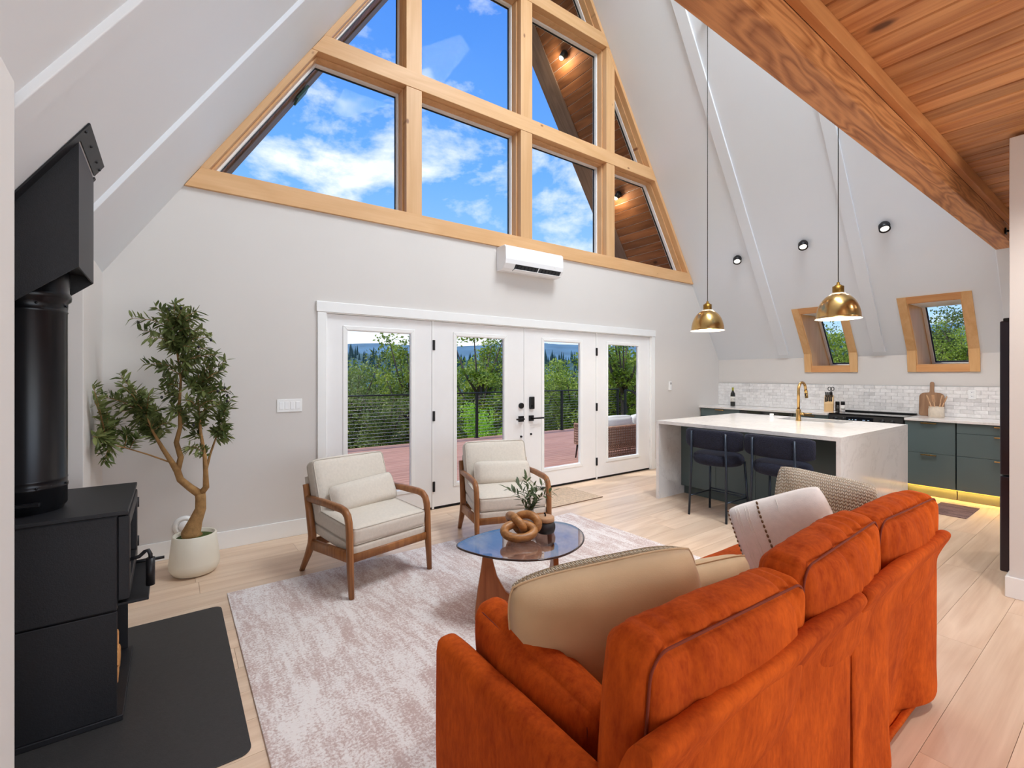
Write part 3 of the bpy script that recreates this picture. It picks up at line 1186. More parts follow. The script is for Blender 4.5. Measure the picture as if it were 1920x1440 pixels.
# ---- cable railing
rail = thing('cable_railing', 'black metal deck railing strung with steel cables', 'railing', (0, 9.60, -0.045))
RX0, RX1 = -2.9, 10.95
posts = (-2.9, -0.35, 2.40, 5.93, 8.66, 10.93)
for px_ in posts:
    p = bx('post', 'railblack', px_ - 0.028, -0.028, 0, px_ + 0.028, 0.028, 1.065, rail, 0.004)
    bx('base_plate', 'railblack', px_ - 0.055, -0.055, 0, px_ + 0.055, 0.055, 0.012, p, 0.003)
bx('top_rail', 'railblack', RX0 - 0.03, -0.032, 1.065, RX1 + 0.03, 0.032, 1.095, rail, 0.004)
for i in range(14):
    z = 0.075 + i * 0.0715
    MB().tube([(RX0, 0, z), (4.0, 0, z - 0.002), (RX1, 0, z)], 0.0042, 6).build('cable', 'steel', rail)
# stair handrail going down to the right
sr = thing('stair_handrail', 'black handrail sloping down from the deck corner', 'handrail', (10.98, 9.35, -0.045))
MB().sweep([(0, 0, 1.06), (0.3, 0.0, 1.02), (3.2, 0, -0.75)], [(-0.025, -0.018), (0.025, -0.018), (0.025, 0.018), (-0.025, 0.018)]).build('rail', 'railblack', sr)
for q in (0.0, 2.9):
    bx('post', 'railblack', q - 0.028, -0.028, -1.6 if q else 0, q + 0.028, 0.028, 1.05 if not q else -0.58, sr, 0.004)

# ---- wicker loveseat on the deck
M['wicker'] = plain('brown_rope_wicker', srgb(168, 132, 112), 0.7, var=0.25, vscale=20, bscale=80, bstr=0.4)
M['wickin'] = plain('dark_frame', srgb(62, 48, 42), 0.7)
M['whitefab'] = plain('white_outdoor_fabric', srgb(236, 237, 238), 0.8, var=0.03, bscale=150, bstr=0.2)
lv = thing('wicker_loveseat', 'brown woven rope loveseat with white cushions on the deck', 'outdoor sofa', (5.95, 5.45, -0.045))
LW, LD = 1.55, 0.80


def weave(o, u, v, nu, nv, w, h, th=0.012):
    """woven panel: o corner, u and v unit directions"""
    mb = MB()
    o, u, v = Vector(o), Vector(u), Vector(v)
    n = u.cross(v).normalized()
    for i in range(nu + 1):
        pts = [o + u * (w * i / nu) + v * (h * t / (2 * nv)) + n * (0.009 * math.sin(t * math.pi + i * math.pi)) for t in range(0, 2 * nv + 1)]
        mb.sweep(pts, [(-th, -0.004), (th, -0.004), (th, 0.004), (-th, 0.004)], up=n, smooth=False)
    for j in range(nv + 1):
        pts = [o + v * (h * j / nv) + u * (w * t / (2 * nu)) + n * (-0.009 * math.sin(t * math.pi + j * math.pi)) for t in range(0, 2 * nu + 1)]
        mb.sweep(pts, [(-th * 0.8, -0.004), (th * 0.8, -0.004), (th * 0.8, 0.004), (-th * 0.8, 0.004)], up=n, smooth=False)
    return mb


weave((0, 0, 0.10), (1, 0, 0), (0, 0, 1), 34, 12, LW, 0.52).build('woven_back', 'wicker', lv, kind='stuff')
weave((0, 0, 0.26), (0, 1, 0), (0, 0, 1), 18, 8, LD, 0.36).build('woven_arm', 'wicker', lv, kind='stuff')
weave((LW, 0, 0.26), (0, 1, 0), (0, 0, 1), 18, 8, LD, 0.36).build('woven_arm', 'wicker', lv, kind='stuff')
MB().tube([(0, LD, 0.62), (0, 0, 0.62), (LW, 0, 0.62), (LW, LD, 0.62)], 0.018, 8).build('top_rail', 'wicker', lv)
bx('seat_frame', 'wickin', 0.02, 0.02, 0.24, LW - 0.02, LD - 0.02, 0.30, lv, 0.01)
for lx, ly in ((0.04, 0.05), (LW - 0.04, 0.05), (0.04, LD - 0.04), (LW - 0.04, LD - 0.04)):
    MB().tube([(lx, ly, 0.26), (lx + (-0.02 if lx < 0.5 else 0.02), ly + (0.03 if ly > 0.4 else -0.01), 0)], [0.02, 0.012], 8).build('leg', 'wickin', lv)
for i in range(2):
    o = soft_box(0.73, 0.68, 0.14, 0.05, (0, 0, 0.02), 10, 0.004, i).build('seat_cushion', 'whitefab', lv, loc=(0.40 + i * 0.75, 0.42, 0.375))
    o = soft_box(0.72, 0.16, 0.36, 0.06, (0, 0.03, 0.02), 10, 0.006, i + 4).build('back_cushion', 'whitefab', lv, loc=(0.40 + i * 0.75, 0.15, 0.60))

# ---- outdoor spotlights on the soffit
M['bulb'] = emit('warm_bulb', (1.0, 0.78, 0.45), 14)
for i, (x, yy, lab) in enumerate(((4.905, 5.36, 'upper black spotlight glowing on the outdoor soffit'), (6.135, 5.36, 'lower black spotlight glowing on the outdoor soffit'))):
    zz = 3.033 + 1.527 * (7.108 - x)
    sl = thing('soffit_spotlight', lab, 'outdoor light', (x - 0.005, yy, zz), 0, 'soffit spotlights')
    nrm = Vector((-1.527, 0, -1)).normalized()
    d = Vector((-0.45, 0.35, -1)).normalized()
    q = d.to_track_quat('Z', 'Y').to_matrix().to_4x4()
    MB().lathe([(0, 0.02), (0.05, 0.02), (0.05, -0.01), (0, -0.01)], 20, mat=nrm.to_track_quat('Z', 'Y').to_matrix().to_4x4()).build('mount', 'railblack', sl)
    mm = Matrix.Translation(nrm * 0.05) @ q
    MB().lathe([(0, -0.06), (0.042, -0.06), (0.048, 0.05), (0.043, 0.05), (0.038, 0.02), (0, 0.02)], 20, mat=mm).build('head', 'railblack', sl)
    MB().ball(nrm * 0.05 + d * 0.045, 0.034, 12, 8).build('bulb', 'bulb', sl)
    ld = bpy.data.lights.new('soffit_lamp', 'POINT')
    ld.energy = 8
    ld.color = (1.0, 0.8, 0.55)
    ld.shadow_soft_size = 0.03
    lo = bpy.data.objects.new('soffit_lamp', ld)
    C.objects.link(lo)
    lo.parent = sl
    lo.location = nrm * 0.06 + d * 0.11
# green strap left on the left barge rafter
gb = thing('bracket', 'small dark green bracket clamped on the left barge rafter', 'bracket', (1.19, 5.80, 4.70))
M['green'] = plain('dark_green_paint', srgb(44, 92, 84), 0.5)
o = bx('plate', 'green', -0.11, -0.10, -0.012, 0.11, 0.08, 0.012, gb, 0.003)
o.rotation_euler = (0, -math.atan(1.54), 0)
o.location = (0.020, 0.0, -0.018)


# ================================================================== KITCHEN
M['green_cab'] = plain('deep_green_lacquer', srgb(84, 100, 102), 0.42, var=0.03, vscale=2)
M['toe'] = plain('toe_kick_green', srgb(84, 98, 98), 0.5)
M['brass'] = plain('brushed_brass', srgb(196, 158, 100), 0.24, 1.0, var=0.08, vscale=20)
M['brass_dark'] = plain('aged_brass_fitting', srgb(150, 112, 52), 0.4, 1.0, var=0.1, vscale=30)
M['appl'] = plain('black_stainless', srgb(44, 44, 50), 0.32, 0.7, var=0.05, vscale=5)
M['fridge'] = plain('dark_graphite_steel', srgb(58, 54, 62), 0.3, 0.6, var=0.05, vscale=3)
M['ceran'] = plain('black_ceramic_glass', srgb(18, 19, 22), 0.06, 0.0, var=0.02, spec=0.8)
M['screen'] = plain('dark_display_glass', srgb(20, 22, 28), 0.12, 0.0, var=0.02)
M['digits'] = emit('pale_blue_display', (0.55, 0.75, 1.0), 0.9)


def stone_mat(name, base, vein, amt=0.35, rough=0.14):
    m, t, p = new_mat(name)
    tc = t.new('TexCoord').outputs['Object']
    w = t.noise(tc, 2.2, 5, 0.6, 1.2)
    v = t.math('ABSOLUTE', t.math('SUBTRACT', w, 0.5))
    v = t.mapr(v, 0.0, 0.045, 1, 0)
    br = t.noise(tc, 26.0, 4, 0.7)
    v = t.math('MULTIPLY', v, t.mapr(br, 0.35, 0.65))
    sp = t.mapr(t.noise(tc, 60.0, 2), 0.60, 0.75)
    col = t.mix(t.math('MULTIPLY', v, amt), base, vein)
    col = t.mix(t.math('MULTIPLY', sp, 0.12), col, vein)
    t.set(p, 'Base Color', col)
    t.set(p, 'Roughness', rough)
    return m


M['quartz'] = stone_mat('white_veined_quartz', srgb(230, 227, 225), srgb(150, 144, 144), 0.22)
M['tile'] = None


def tile_mat():
    m, t, p = new_mat('honed_marble_tile')
    tc = t.new('TexCoord').outputs['Object']
    rn = t.new('ObjectInfo').outputs['Random']
    off = t.new('CombineXYZ', {0: t.math('MULTIPLY', rn, 31.0), 1: t.math('MULTIPLY', rn, 57.0), 2: rn}).outputs[0]
    v = t.new('VectorMath', {0: tc, 1: off}, operation='ADD').outputs[0]
    n = t.noise(v, 14.0, 4, 0.6, 0.8)
    c = t.mix(t.mapr(n, 0.40, 0.72), srgb(242, 240, 239), srgb(220, 217, 216))
    g = t.mapr(t.math('POWER', rn, 3.0), 0.45, 1.0, 1.0, 0.80)
    c = t.new('HueSaturation', {'Color': c, 'Value': g}).outputs[0]
    t.set(p, 'Base Color', c)
    t.set(p, 'Roughness', 0.3)
    return m


M['tile'] = tile_mat()
M['grout'] = plain('pale_grout', srgb(205, 202, 200), 0.9)

CT = 0.937     # counter top height
CF = 7.36      # cabinet front plane

# ---- backsplash of separate marble tiles
bs = struct(bx('wall_right_backsplash', 'grout', 7.948, 0.95, CT - 0.02, 7.9595, GY, 1.318), 'marble tile backsplash')
bx('edge_strip', 'steel', 7.940, 0.95, 1.318, 7.9595, GY, 1.324, bs)
tw, thh = 0.125, 0.0472
tile0 = None
for rrow in range(8):
    z = CT + 0.002 + thh / 2 + rrow * (thh + 0.0005)
    yy = GY - tw / 2 - (0.0 if rrow % 2 else tw / 2) + tw / 2
    while yy > 0.98:
        y1c = min(yy + tw / 2, GY - 0.001)
        if y1c - (yy - tw / 2) > 0.02:
            if y1c - yy > tw / 2 - 1e-6:
                if tile0 is None:
                    tile0 = MB().box(-0.004, -tw / 2 + 0.0008, -thh / 2 + 0.0008, 0.004, tw / 2 - 0.0008, thh / 2 - 0.0008).build('tile', 'tile', bs, 0.0008, 1)
                    o = tile0
                else:
                    o = tile0.copy()
                    C.objects.link(o)
                o.location = (7.9445 + random.uniform(-0.0006, 0.0006), yy, z)
            else:
                MB().box(-0.004, -tw / 2 + 0.0008, -thh / 2 + 0.0008, 0.004, y1c - yy, thh / 2 - 0.0008).build('tile', 'tile', bs, loc=(7.9445, yy, z))
        yy -= tw
# outlet on the backsplash
ol = thing('wall_outlet', 'white double outlet plate on the marble backsplash', 'outlet', (7.9385, 1.332, 1.225))
bx('plate', 'trim', -0.006, -0.036, -0.058, 0.0, 0.036, 0.058, ol, 0.002)
for zz in (-0.024, 0.024):
    s = bx('socket', 'vinyl', -0.009, -0.017, zz - 0.016, -0.005, 0.017, zz + 0.016, ol, 0.003)
    for yy in (-0.006, 0.006):
        bx('slot', 'gasket', -0.0095, yy - 0.0012, zz - 0.004, -0.0085, yy + 0.0012, zz + 0.007, s)


# ---- base cabinets
def pull(parent, y, z, L, x=CF):
    o = bx('pull', 'brass', x - 0.034, y - L / 2, z - 0.004, x - 0.022, y + L / 2, z + 0.010, parent, 0.002)
    for e in (-1, 1):
        bx('pull_post', 'brass', x - 0.024, y + e * (L / 2 - 0.015) - 0.004, z - 0.002, x - 0.001, y + e * (L / 2 - 0.015) + 0.004, z + 0.006, o)


def cabinet(y0, y1, splits, handle, label):
    r = thing('base_cabinet', label, 'cabinet', (0, 0, 0), 0, 'green base cabinets along the back wall')
    bx('carcass', 'green_cab', CF + 0.02, y0 + 0.001, 0.125, 7.93, y1 - 0.001, CT - 0.032, r)
    bx('toe_kick', 'toe', CF + 0.06, y0 + 0.001, 0.0, CF + 0.075, y1 - 0.001, 0.125, r)
    zs = [CT - 0.034] + splits + [0.128]
    for i in range(len(zs) - 1):
        d = bx('drawer', 'green_cab', CF, y0 + 0.0022, zs[i + 1] + 0.002, CF + 0.02, y1 - 0.0022, zs[i] - 0.002, r, 0.0012)
        pull(d, handle[0], zs[i] - 0.022, handle[1])
    return r


cabinet(3.93, GY - 0.02, [0.66, 0.40], (4.26, 0.15), 'green drawer cabinet in the corner under the wine bottle')
cabinet(2.676, 3.13, [0.66], (2.915, 0.14), 'narrow green cabinet between dishwasher and range')
cabinet(1.376, 1.842, [0.524], (1.612, 0.145), 'green two-drawer cabinet right of the range')
cabinet(0.90, 1.368, [0.790, 0.526], (0.985, 0.145), 'green three-drawer cabinet beside the fridge')

dw = thing('dishwasher', 'black dishwasher built in between green cabinets', 'dishwasher')
bx('tub', 'appl', CF + 0.03, 3.136, 0.12, 7.92, 3.924, CT - 0.034, dw)
bx('front', 'appl', CF - 0.004, 3.139, 0.125, CF + 0.03, 3.921, CT - 0.085, dw, 0.004)
bx('control_strip', 'ceran', CF + 0.004, 3.139, CT - 0.083, CF + 0.03, 3.921, CT - 0.036, dw, 0.003)
bx('toe_panel', 'black', CF + 0.06, 3.136, 0.0, CF + 0.075, 3.924, 0.12, dw)
bx('handle', 'steel', CF - 0.03, 3.25, CT - 0.125, CF - 0.018, 3.81, CT - 0.108, dw, 0.003)
for e in (3.27, 3.79):
    bx('handle_post', 'steel', CF - 0.02, e - 0.006, CT - 0.122, CF - 0.003, e + 0.006, CT - 0.111, dw)

ctl = bx('countertop', 'quartz', CF - 0.025, 2.678, CT - 0.03, 7.947, GY - 0.002, CT, bevel=0.002)
tag(ctl, 'white quartz counter from the corner to the range', 'countertop')
ctr = bx('countertop', 'quartz', CF - 0.025, 0.90, CT - 0.03, 7.947, 1.842, CT, bevel=0.002)
tag(ctr, 'white quartz counter right of the range', 'countertop')

# ---- range
rg = thing('range', 'black slide-in electric range with front knobs', 'range')
RY0, RY1 = 1.850, 2.668
bx('body', 'black', CF + 0.02, RY0, 0.05, 7.93, RY1, CT - 0.012, rg)
bx('cooktop', 'ceran', CF - 0.01, RY0, CT - 0.010, 7.90, RY1, CT + 0.006, rg, 0.003)
bx('rear_trim', 'black', 7.875, RY0 + 0.005, CT + 0.006, 7.938, RY1 - 0.005, CT + 0.022, rg, 0.004)
bx('oven_door', 'ceran', CF - 0.02, RY0 + 0.006, 0.20, CF + 0.02, RY1 - 0.006, 0.80, rg, 0.006)
bx('drawer', 'black', CF - 0.015, RY0 + 0.006, 0.06, CF + 0.02, RY1 - 0.006, 0.19, rg, 0.006)
MB().tube([(CF - 0.07, RY0 + 0.08, 0.765), (CF - 0.07, RY1 - 0.08, 0.765)], 0.011, 10).build('oven_handle', 'appl', rg)
for e in (RY0 + 0.10, RY1 - 0.10):
    bx('handle_post', 'appl', CF - 0.07, e - 0.008, 0.758, CF - 0.018, e + 0.008, 0.772, rg)
pn = MB().prism([(CF - 0.03, 0.81), (CF + 0.02, 0.81), (CF + 0.02, CT - 0.010), (CF - 0.006, CT - 0.010)], 'Y', RY0 + 0.003, RY1 - 0.003).build('control_panel', 'black', rg, 0.003)
bx('display', 'screen', CF - 0.023, 2.16, 0.835, CF - 0.014, 2.46, 0.905, rg, 0.002)
for yk in (2.585, 2.495, 2.065, 1.965):
    mm = Matrix.Translation((CF - 0.018, yk, 0.868)) @ Matrix.Rotation(R(-90 - 15), 4, 'Y')
    kb = MB().lathe([(0, 0.034), (0.019, 0.034), (0.022, 0.028), (0.023, 0.006), (0.030, 0.004), (0.030, 0), (0, 0)], 24, mat=mm).build('knob', 'black', rg)
for yk, w in ((2.42, 0.018), (2.385, 0.012), (2.35, 0.02), (2.26, 0.03), (2.21, 0.02)):
    bx('touch_mark', 'digits', CF - 0.0238, yk - w / 2, 0.868, CF - 0.0228, yk + w / 2, 0.873, rg)

# ---- amber light strip under the cabinets
M['amber'] = emit('amber_led', (1.0, 0.42, 0.05), 3.0)
led = thing('led_strip', 'amber light strip glowing under the green cabinets', 'light strip', (CF + 0.03, 0.93, 0.122))
bx('diffuser', 'amber', -0.008, 0.0, -0.006, 0.008, 0.90, 0.0, led)
bx('channel', 'steel', -0.011, -0.004, 0.0, 0.011, 0.904, 0.003, led)
ld = bpy.data.lights.new('led_glow', 'AREA')
ld.shape = 'RECTANGLE'
ld.size, ld.size_y = 0.016, 0.90
ld.energy = 3
ld.color = (1.0, 0.48, 0.08)
lo = bpy.data.objects.new('led_glow', ld)
C.objects.link(lo)
lo.parent = led
lo.location = (0, 0.45, -0.008)

# ---- island
IX0, IX1, IY0, IY1, IT = 4.66, 6.50, 1.60, 3.50, 0.925
isl = thing('island_countertop', 'white quartz waterfall counter of the kitchen island', 'countertop', (IX0, IY0, 0))
W, D = IX1 - IX0, IY1 - IY0
SX0, SX1, SY0, SY1 = 1.36, 1.74, 0.46, 1.16     # sink cut-out
th = 0.036
mb = MB()
xs_, ys_ = [0, SX0, SX1, W], [0, SY0, SY1, D]
for i in range(3):
    for j in range(3):
        if (i, j) == (1, 1):
            continue
        a, b, c, d = xs_[i], xs_[i + 1], ys_[j], ys_[j + 1]
        mb.add([(a, c, IT), (b, c, IT), (b, d, IT), (a, d, IT)], [(0, 1, 2, 3)])
        mb.add([(a, c, IT - th), (a, d, IT - th), (b, d, IT - th), (b, c, IT - th)], [(0, 1, 2, 3)])
for loop, flip in (([(0, 0), (W, 0), (W, D), (0, D)], 1), ([(SX0, SY0), (SX1, SY0), (SX1, SY1), (SX0, SY1)], 0)):
    for i in range(4):
        a, b = loop[i], loop[(i + 1) % 4]
        q = [(a[0], a[1], IT - th), (b[0], b[1], IT - th), (b[0], b[1], IT), (a[0], a[1], IT)]
        mb.add(q, [(0, 1, 2, 3)])
top = mb.build('top_slab', 'quartz', isl)
bx('waterfall_panel', 'quartz', 0, 0, 0, W, th, IT - th - 0.0004, isl)
bx('waterfall_panel', 'quartz', 0, D - th, 0, W, D, IT - th - 0.0004, isl)
ib = thing('island_cabinet', 'green cabinet base inside the white island', 'cabinet', (5.10, IY0 + th + 0.002, 0))
CD = D - 2 * th - 0.004
bx('carcass', 'green_cab', 0.02, 0, 0.105, 0.80, CD, IT - th - 0.003, ib)
bx('carcass', 'green_cab', 0.80, 0, 0.105, 1.36, CD, 0.62, ib)
bx('toe_kick', 'toe', 0.07, 0, 0, 1.30, CD, 0.105, ib)
for i in range(4):
    a, b = CD * i / 4, CD * (i + 1) / 4
    bx('panel', 'green_cab', 0.0, a + 0.0015, 0.107, 0.02, b - 0.0015, IT - th - 0.005, ib, 0.0012)
for i in range(3):
    a, b = CD * i / 3, CD * (i + 1) / 3
    bx('door', 'green_cab', 1.36, a + 0.0015, 0.107, 1.38, b - 0.0015, 0.86, ib, 0.0012)
# undermount sink
M['sinksteel'] = plain('brushed_sink_steel', srgb(150, 150, 152), 0.35, 0.9)
sk = thing('sink', 'steel undermount sink set in the island counter', 'sink', (IX0 + SX0, IY0 + SY0, IT - th))
sw, sd = SX1 - SX0, SY1 - SY0
sb = MB()
sb.box(-0.01, -0.01, -0.22, sw + 0.01, sd + 0.01, -0.212)
for a in ((-0.01, -0.01, 0.0, sd + 0.01), (sw, -0.01, sw + 0.01, sd + 0.01), (0, -0.01, sw, 0.0), (0, sd, sw, sd + 0.01)):
    sb.box(a[0], a[1], -0.212, a[2], a[3], -0.002)
sb.build('basin', 'sinksteel', sk)
MB().lathe([(0, 0.004), (0.035, 0.004), (0.04, 0.0), (0, 0.0)], 20, (sw / 2, sd / 2, -0.212)).build('drain', 'steel', sk)
# faucet
fc = thing('faucet', 'tall brushed gold gooseneck faucet on the island', 'faucet', (5.955, 2.475, IT))
MB().lathe([(0, 0), (0.030, 0), (0.030, 0.008), (0.026, 0.012), (0.026, 0.13), (0.024, 0.135), (0, 0.135)], 24).build('base', 'brass', fc)
arc = [(0, 0, 0.13), (0, 0, 0.34)] + [(0.095 - 0.095 * math.cos(R(a)), 0, 0.355 + 0.095 * math.sin(R(a))) for a in range(0, 166, 12)]
arc.append((arc[-1][0] + 0.012, 0, arc[-1][2] - 0.045))
MB().tube(arc, 0.0155, 14).build('spout', 'brass', fc)
e = Vector(arc[-1])
dd = (Vector(arc[-1]) - Vector(arc[-2])).normalized()
hd = MB().tube([e, e + dd * 0.085], [0.0185, 0.0175], 14).build('spray_head', 'brass', fc)
MB().box(-0.0035, -0.006, -0.02, 0.0035, 0.006, 0.02).build('spray_button', 'black', hd, 0.001, loc=tuple(e + dd * 0.04 + Vector((-0.017, 0, -0.004))))
MB().tube([(0, 0, 0.085), (0.0, -0.06, 0.088)], 0.015, 12).build('valve', 'brass', fc)
MB().tube([(0, -0.055, 0.088), (0.03, -0.13, 0.092)], 0.005, 8).build('lever', 'brass', fc)
# air-gap cap
ag = thing('air_gap_cap', 'small white ribbed cap standing beside the sink', 'cap', (6.15, 2.87, IT))
MB().lathe([(0, 0.05), (0.021, 0.05), (0.023, 0.047), (0.023, 0.028), (0.020, 0.026), (0.020, 0.02), (0.023, 0.018), (0.023, 0), (0, 0)], 24).build('cap', 'vinyl', ag, 0.001)

# ---- bar stools
M['boucle'] = plain('navy_boucle', srgb(17, 20, 38), 0.95, var=0.4, vscale=60, bscale=110, bstr=0.9, bdist=0.008, sheen=0.08, sheen_tint=(0.4, 0.5, 0.9))
M['stoolmetal'] = plain('dark_blue_grey_tube', srgb(46, 54, 66), 0.35, 0.6)


def stool(loc, label):
    r = thing('bar_stool', label, 'bar stool', loc, 0, 'navy bar stools at the island')
    for s in (-1, 1):
        MB().tube([(-0.205, s * 0.205, 0), (-0.185, s * 0.19, 0.55), (-0.19, s * 0.185, 0.88)], 0.0115, 10).build('rear_leg', 'stoolmetal', r)
        MB().tube([(0.20, s * 0.215, 0), (0.17, s * 0.19, 0.575)], 0.0115, 10).build('front_leg', 'stoolmetal', r)
    for s in (-1, 1):
        MB().tube([(-0.199, s * 0.2, 0.20), (0.19, s * 0.206, 0.20)], 0.007, 8).build('stretcher', 'stoolmetal', r)
    MB().tube([(0.19, -0.206, 0.20), (0.19, 0.206, 0.20)], 0.007, 8).build('footrest', 'stoolmetal', r)
    MB().tube([(0.188, -0.204, 0.225), (0.188, 0.204, 0.225)], 0.007, 8).build('footrest', 'stoolmetal', r)
    # seat: a fat rounded disc
    prof = [(0, -0.06)] + [(0.195 + 0.055 * math.cos(R(a)), 0.058 * math.sin(R(a))) for a in range(-90, 91, 15)] + [(0.12, 0.068), (0, 0.070)]
    sm = MB().lathe(prof, 36)
    sm.v = [(x * 0.95, y * 1.0, z) for x, y, z in sm.v]
    sm.build('seat', 'boucle', r, loc=(0.0, 0, 0.60))
    # curved backrest
    pts = []
    for a in range(-62, 63, 8):
        pts.append((-0.205 + 0.19 * (1 - math.cos(R(a))) * 1.0, 0.30 * math.sin(R(a)) / math.sin(R(62)), 0.80))
    prof = [(0.036 * math.copysign(abs(math.cos(R(a))) ** 0.7, math.cos(R(a))), 0.100 * math.copysign(abs(math.sin(R(a))) ** 0.5, math.sin(R(a)))) for a in range(0, 360, 20)]
    n = len(pts)
    rad = [0.82 if i in (0, n - 1) else (0.94 if i in (1, n - 2) else 1) for i in range(n)]
    MB().sweep(pts, prof, radii=rad).build('backrest', 'boucle', r, loc=(0.03, 0, 0.005))
    return r


stool((4.61, 2.69, 0), 'navy boucle bar stool further from the sofa, at the island')
stool((4.62, 2.06, 0), 'navy boucle bar stool nearer the sofa, at the island')

# ---- things on the counter
M['wineglass'] = plain('dark_green_bottle', srgb(16, 20, 16), 0.08, 0.0, var=0.02, spec=0.7)
M['paper'] = plain('white_label_paper', srgb(226, 222, 214), 0.7, var=0.02)
M['ink'] = plain('grey_ink', srgb(70, 68, 66), 0.7)
M['foil'] = plain('lime_foil_cap', srgb(178, 176, 62), 0.4, 0.3)
wb = thing('wine_bottle', 'dark wine bottle with a white label at the corner', 'bottle', (7.72, 4.24, CT))
MB().lathe([(0, 0), (0.036, 0), (0.038, 0.004), (0.038, 0.19), (0.034, 0.215), (0.018, 0.245), (0.0145, 0.26), (0.0145, 0.27), (0, 0.27)], 28).build('glass_body', 'wineglass', wb)
MB().lathe([(0, 0.315), (0.0155, 0.315), (0.016, 0.312), (0.0155, 0.265), (0, 0.265)], 20).build('foil_cap', 'foil', wb)
lab = MB().lathe([(0.0384, 0.075), (0.0387, 0.075), (0.0387, 0.162), (0.0384, 0.162)], 40).build('paper_label', 'paper', wb)
fo = lettering('label_lettering', 'CTA', 0.030, 'ink', lab)
# lettering faces the room, tangent to the label on the camera side
ax = Vector((-7.72, -4.24, 0)).normalized()
fo.location = (ax.x * 0.0392, ax.y * 0.0392, 0.112)
fo.rotation_euler = (R(90), 0, math.atan2(ax.x, -ax.y))

M['blockwood'] = wood('beech_block', srgb(206, 166, 112), srgb(228, 194, 146), 'Z', 1.0, 0, 0.5, 0.05, 0.5)
M['plastic'] = plain('black_plastic', srgb(22, 22, 24), 0.35, 0)
kbk = thing('knife_block', 'beech knife block full of black-handled knives', 'knife block', (7.72, 2.80, CT), R(15))
MB().prism([(-0.055, 0), (0.06, 0), (0.06, 0.22), (0.03, 0.235), (-0.055, 0.115)], 'Y', -0.055, 0.055).build('block', 'blockwood', kbk, 0.003)
kd = Vector((-0.50, 0, 1)).normalized()
for i, (a, b) in enumerate(((-0.035, 0.03), (-0.012, 0.03), (0.012, 0.03), (0.036, 0.03), (-0.03, -0.015), (-0.008, -0.015), (0.014, -0.015), (0.034, -0.02))):
    p0 = Vector((-0.012 + b, a, 0.165 + b * 1.3))
    q = kd.to_track_quat('Z', 'Y').to_matrix().to_4x4()
    MB().box(-0.009, -0.007, -0.02, 0.009, 0.007, 0.085 if b > 0 else 0.075, Matrix.Translation(p0) @ q).build('knife_handle', 'plastic', kbk, 0.004)
sc_ = MB()
for s in (-1, 1):
    c0 = Vector((0.055, -0.02 + s * 0.02, 0.325))
    sc_.tube([c0 + Vector((0, 0.017 * math.cos(R(a)), 0.026 * math.sin(R(a)))) for a in range(0, 360, 24)], 0.0045, 8, closed=True)
    sc_.tube([(0.05, -0.02 + s * 0.012, 0.302), (0.045, -0.02, 0.26), (0.04, -0.02, 0.20)], 0.005, 8)
sc_.build('scissors', 'plastic', kbk)


def grinder(loc, label, low, name):
    r = thing(name, label, 'grinder', loc)
    MB().lathe([(0, 0), (0.027, 0), (0.028, 0.006), (0.025, 0.05), (0.027, 0.095), (0, 0.095)], 20).build('jar', low, r)
    MB().lathe([(0, 0.145), (0.024, 0.145), (0.026, 0.138), (0.026, 0.096), (0, 0.096)], 20).build('grinder_cap', 'plastic', r)
    lbl = MB().lathe([(0.0262, 0.03), (0.0266, 0.03), (0.0266, 0.07), (0.0262, 0.07)], 20)
    lbl.build('paper_band', 'ink' if low == 'pepper' else 'paper', r)


M['pepper'] = plain('dark_peppercorns', srgb(46, 40, 38), 0.4, var=0.6, vscale=120)
M['salt'] = plain('white_salt_crystals', srgb(226, 220, 216), 0.4, var=0.1, vscale=120)
grinder((7.785, 2.715, CT), 'pepper grinder filled with dark peppercorns beside the knife block', 'pepper', 'pepper_grinder')
grinder((7.715, 2.625, CT + 0.006), 'salt grinder with white crystals on the corner of the range', 'salt', 'salt_grinder')

M['board'] = wood('brown_acacia', srgb(120, 86, 62), srgb(164, 126, 96), 'Z', 1.4, 0, 0.5, 0.05, 0.9, 10)
cbd = thing('cutting_board', 'brown paddle cutting board leaning on the backsplash', 'cutting board', (7.895, 1.705, CT), 0)
outl = []
hw, hh = 0.125, 0.30
for cx, cz, a0 in ((hw - 0.045, 0.03, -90), (hw - 0.06, hh - 0.06, 0)):
    for a in range(0, 91, 15):
        rr = 0.03 if cz < 0.1 else 0.06
        outl.append((cx + (0.015 if cz < 0.1 else 0) + rr * math.cos(R(a0 + a)), cz + rr * math.sin(R(a0 + a))))
outl += [(0.026, hh + 0.004), (0.021, hh + 0.03), (0.021, hh + 0.12)]
outl += [(0.021 * math.cos(R(a)), hh + 0.12 + 0.021 * math.sin(R(a))) for a in range(15, 90, 15)]
full = outl + [(-u, w) for u, w in reversed(outl)]
o = MB().prism(full, 'X', -0.009, 0.009).build('board', 'board', cbd, 0.004)
o.rotation_euler = (0, R(5), 0)
M['crock'] = plain('speckled_stoneware', srgb(214, 200, 182), 0.4, var=0.08, vscale=40)
M['spoon'] = wood('light_maple_utensil', srgb(190, 146, 108), srgb(216, 176, 138), 'Z', 1.0, 0, 0.55, 0.15, 0.5)
ck = thing('utensil_crock', 'speckled stoneware crock of wooden utensils', 'crock', (7.70, 1.615, CT))
MB().lathe([(0, 0), (0.070, 0), (0.076, 0.006), (0.077, 0.105), (0.071, 0.118), (0.074, 0.128), (0.074, 0.133), (0.066, 0.133), (0.064, 0.02), (0, 0.02)], 32).build('crock_body', 'crock', ck)
